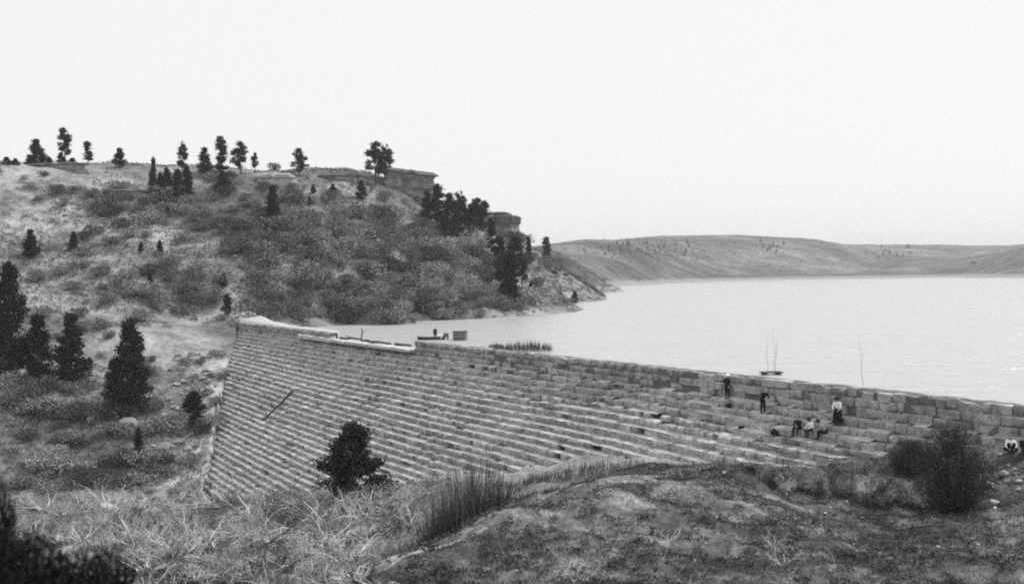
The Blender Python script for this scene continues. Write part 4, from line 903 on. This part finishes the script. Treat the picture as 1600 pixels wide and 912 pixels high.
for px, py, lab, top in ((1579, 706, 'person with white shirt front sitting on the bank near the right edge', 'cloth_white'), (1602, 706, 'dark figure cut by the right edge beside the person with white shirt front', 'cloth_dark')):
    p = hit(px, py, 30, 66); r_ = person(p, PI - .3, lab, sit(.1, .3, drop=.08), top)
    if top == 'cloth_white':                                # open dark coat over the white shirt
        for sg in (-1, 1): m1 = MB(); m1.tube([(sg * .17, .0, .62), (sg * .19, .06, .40), (sg * .20, .02, .08)], [.09, .12, .15], 10); link('coat_side', m1.mesh('coat_side', M['cloth_dark'], True), parent=r_)
# things laid on the steps
def bundle(px, py, w_, h_, label, name='bag', cat='bag'):
    i = course_at(px, py); p = on_dam(px, i, .3); bm = bmesh.new(); bmesh.ops.create_icosphere(bm, subdivisions=3, radius=.5); rb = random.Random(int(px))
    k1, k2 = rb.uniform(0, 6), rb.uniform(0, 6)
    for v in bm.verts:
        c = v.co; t_ = max(-.38, c.z); v.co = Vector((c.x * (1 - .35 * max(0, c.z)), c.y, t_)) * (1 + .09 * math.sin(c.x * 9 + k1) * math.sin(c.y * 8 + k2) + .05 * math.sin(c.z * 17 + k1))
    me = bpy.data.meshes.new(name); bm.to_mesh(me); bm.free(); me.materials.append(M['cloth_dark'])
    o = link(name, me, loc=(p.x, p.y, p.z + h_ * .38)); o.scale = (w_, w_ * .7, h_); o.rotation_euler = (0, 0, rz); tag(o, label, cat)
bundle(1210, 676, .62, .5, 'dark coat heaped on the step left of the seated group', 'folded_coat', 'coat')
bundle(1158, 664, .55, .28, 'flat dark bag on the step below the person in white hat', 'bag', 'bag')
bundle(1139, 641, .5, .36, 'small dark bag at the feet of the person in white hat')

# ------------------------------------------------------------------ boat, gate box, raft, saplings, drift logs
def boat(loc, rzz, L_, label):
    root = empty('rowing_boat', loc, rzz); tag(root, label, 'boat'); n = 15; prof = 7
    def hull(off, zoff):
        V_, Fc = [], []
        for k in range(n):
            f = k / (n - 1); xx = (f - .5) * L_; w_ = .62 * math.sin(PI * min(1, .12 + f * .80)) ** .6 - off; sheer = .16 * (2 * f - 1) ** 2
            for j in range(prof):
                a = -PI / 2 + PI * j / (prof - 1); V_.append((xx, w_ * math.sin(a), -.12 + zoff + .50 * (1 - abs(math.cos(a)) ** .6) + sheer))
        for k in range(n - 1):
            for j in range(prof - 1): q = k * prof + j; Fc.append((q, q + 1, q + prof + 1, q + prof))
        Fc += [tuple(range(prof)), tuple(range((n - 1) * prof, n * prof))[::-1]]
        return V_, Fc
    m1 = MB(); m1.add(*hull(0, 0)); link('hull', m1.mesh('hull', M['wood_dark'], True), parent=root)
    for k in (-.28, .02, .3): m2 = MB(); m2.box((0, 0, 0), (.22, 1.02, .04)); o_ = link('seat', m2.mesh('seat', M['wood']), parent=root); o_.location = (k * L_, 0, .22)
    for sg in (-1, 1):
        m3 = MB(); m3.tube([(-.46 * L_, sg * .40, .50), (-.2 * L_, sg * .60, .40), (.1 * L_, sg * .62, .38), (.44 * L_, sg * .40, .5)], .025, 6); link('gunwale', m3.mesh('gunwale', M['wood']), parent=root)
    return root
bl = at(674, 530, 166); bl.z = WATER
boat(bl, .10, 4.0, 'low dark rowing boat on the water behind the spillway')
pb = at(680, 530, 166); person((pb.x, bl.y + .05, WATER + .05), PI, 'dark dressed person standing in the rowing boat', stand(), 'cloth_dark', hat=None)
v = at(687, 528, 166); mbx = MB(); mbx.box((0, 0, 0), (.75, .6, .42), jit=.05); o = link('white_sack', mbx.mesh('white_sack', M['cloth_white']), loc=(v.x, v.y, WATER + .48)); tag(o, 'white bundle lying in the boat beside the standing person', 'bundle')
def crate(name, loc, w_, d_, h_, label, cat, n=5, roof=False):
    root = empty(name, loc, -.2); tag(root, label, cat)
    for sx in (-1, 1):
        for sy in (-1, 1): m1 = MB(); m1.box((sx * (w_ / 2 - .06), sy * (d_ / 2 - .06), h_ / 2 - .3), (.12, .12, h_ + .6)); link('corner_post', m1.mesh('corner_post', M['wood_dark']), parent=root)
    bh_ = h_ / n
    pm = MB(); pm.box((0, 0, 0), (w_, .04, bh_ * .93), jit=.006); pm = pm.mesh('plank', M['wood']); pm2 = MB(); pm2.box((0, 0, 0), (.04, d_ - .1, bh_ * .93), jit=.006); pm2 = pm2.mesh('plank', M['wood'])
    for k in range(n):
        for s in (-1, 1):
            link('plank', pm, parent=root, loc=(0, s * (d_ / 2 + .022), bh_ * (k + .5))); link('plank', pm2, parent=root, loc=(s * (w_ / 2 - .02), 0, bh_ * (k + .5)))
    if roof: m1 = MB(); m1.box((0, 0, h_ + .05), (w_ + .16, d_ + .16, .08)); link('lid', m1.mesh('lid', M['wood_dark']), parent=root)
v = at(697, 529, 166); crate('wooden_crate', (v.x, v.y, WATER + .28), .62, .5, .62, 'small dark crate at the right end of the rowing boat', 'crate', 3)
v = at(719, 533, 164); crate('gate_box', (v.x, v.y, WATER - .05), 1.7, 1.5, 1.25, 'square wooden gate box standing in the water right of the boat', 'wooden box', 5, True)
v = at(1205, 586, 99.5); rf = empty('plank_raft', (v.x, v.y, WATER), .05); tag(rf, 'small plank raft floating beyond the crest of the dam', 'raft')
pm = MB(); pm.box((0, 0, 0), (1.8, .24, .07), jit=.01); pm = pm.mesh('plank', M['wood_dark'])
for k in range(5): link('plank', pm, parent=rf, loc=(0, (k - 2) * .27, .20))
for s in (-1, 1): m1 = MB(); m1.tube([(s * .6, -.75, .07), (s * .6, .75, .07)], .11, 8); link('float_log', m1.mesh('float_log', M['wood_dark'], True), parent=rf)
def sapling(px, py, D, h, label, seed, lean=0):
    v = at(px, py, D); r_ = random.Random(seed); mb = MB(); pts = [Vector((0, 0, -.4))]
    for k in range(7): pts.append(pts[-1] + Vector((r_.gauss(lean, .05), r_.gauss(0, .05), h / 7)))
    mb.tube(pts, [.022 - .0026 * k for k in range(8)], 5)
    for k in range(3, 8):
        d = Vector((r_.uniform(-.3, .3), r_.uniform(-.3, .3), .55)); mb.tube([pts[k], pts[k] + d * h * .13, pts[k] + d * h * .13 + Vector((0, 0, h * .12))], [.008, .006, .003], 3, False)
    o = link('bare_sapling', mb.mesh('bare_sapling', M['wood']), loc=(v.x, v.y, WATER)); tag(o, label, 'sapling')
sapling(1199, 582, 100.5, 3.4, 'thin bare stem left of the other two by the raft', 1); sapling(1207, 582, 101, 3.9, 'tallest thin bare stem rising behind the raft', 2); sapling(1213, 582, 100.6, 3.2, 'thin bare stem right of the others by the raft', 3)
sapling(1350, 602, 89, 3.6, 'lone thin bare sapling in the water beyond the dam crest', 4, -.06)
def log(pts, r_, label, mat='wood_dark', name='drift_log'):
    c = Vector(pts[0]); mb = MB(); pts = [Vector(p) - c for p in pts]; fine = []
    for k in range(len(pts) - 1):
        for f in (0, .33, .67): fine.append(pts[k].lerp(pts[k + 1], f) + Vector([random.gauss(0, r_ * .35) for _ in range(3)]))
    fine.append(pts[-1]); mb.tube(fine, [r_ * (1 - .5 * k / len(fine)) for k in range(len(fine))], 7)
    for k in range(2, len(fine) - 1, 3): d = Vector([random.gauss(0, 1) for _ in range(3)]).normalized(); mb.tube([fine[k], fine[k] + d * r_ * 6], [r_ * .5, r_ * .15], 5)
    o = link(name, mb.mesh(name, M[mat], True), loc=c); tag(o, label, 'log')
def dq(t, q, z): x, y = tq(t, q); return (x, y, z)
log([dq(58, -.9, -.72), dq(64, -1.2, -.6), dq(69, -.8, -.66)], .17, 'dark drift log lying at the left end of the spillway')
log([dq(68, -.9, -.7), dq(73, -.5, -.62), dq(78, -.8, -.68)], .2, 'dark drift log in the middle of the spillway')
log([dq(79, -1.0, -.7), dq(85, -.7, -.6)], .18, 'drift log at the right end of the spillway')
log([dq(66.5, -1.0, -1.0), dq(66.3, -1.2, .9)], .11, 'short dark post standing upright in the spillway')
pl = [dq(tt, row_q(ii) + .12, -RZ[ii] + .35) for tt, ii in ((62.5, 14), (62.2, 16), (61.6, 19), (61.2, 21))]
log(pl, .2, 'dark pole lying slantwise across the left part of the stepped face', 'wood_dark', 'fallen_pole')
for a, b, lab in (((1400, 832), (1478, 822), 'crooked dark branch lying on the knoll below the big bush'), ((1270, 818), (1312, 800), 'dark broken branches beside a pale stone on the knoll')):
    p0, p1 = hit(*a, 20, 80), hit(*b, 20, 80); m_ = (p0 + p1) / 2; m_.z = hz(m_.x, m_.y) + .12; log([p0 + Vector((0, 0, .06)), m_, p1 + Vector((0, 0, .08))], .07, lab, 'wood_dark', 'fallen_branch')

# ------------------------------------------------------------------ haze
hm = bpy.data.materials.new('pale_haze'); hm.use_nodes = True; hn = hm.node_tree; hn.nodes.clear()
hv = hn.nodes.new('ShaderNodeVolumePrincipled'); hv.inputs['Color'].default_value = (.9, .9, .9, 1); hv.inputs['Density'].default_value = .00016; hv.inputs['Anisotropy'].default_value = .2
ho = hn.nodes.new('ShaderNodeOutputMaterial'); hn.links.new(hv.outputs[0], ho.inputs['Volume'])
zlo = float(GZ.min()) - 1.2; zhi = max(float(GZ.max()) + 30, 60)
mb = MB(); mb.box((0, 0, (zlo + zhi) / 2), (14600, 14600, zhi - zlo))
o = link('haze', mb.mesh('haze', hm)); o['kind'] = 'stuff'; o['label'] = 'pale haze in the air over the reservoir'; o['category'] = 'haze'
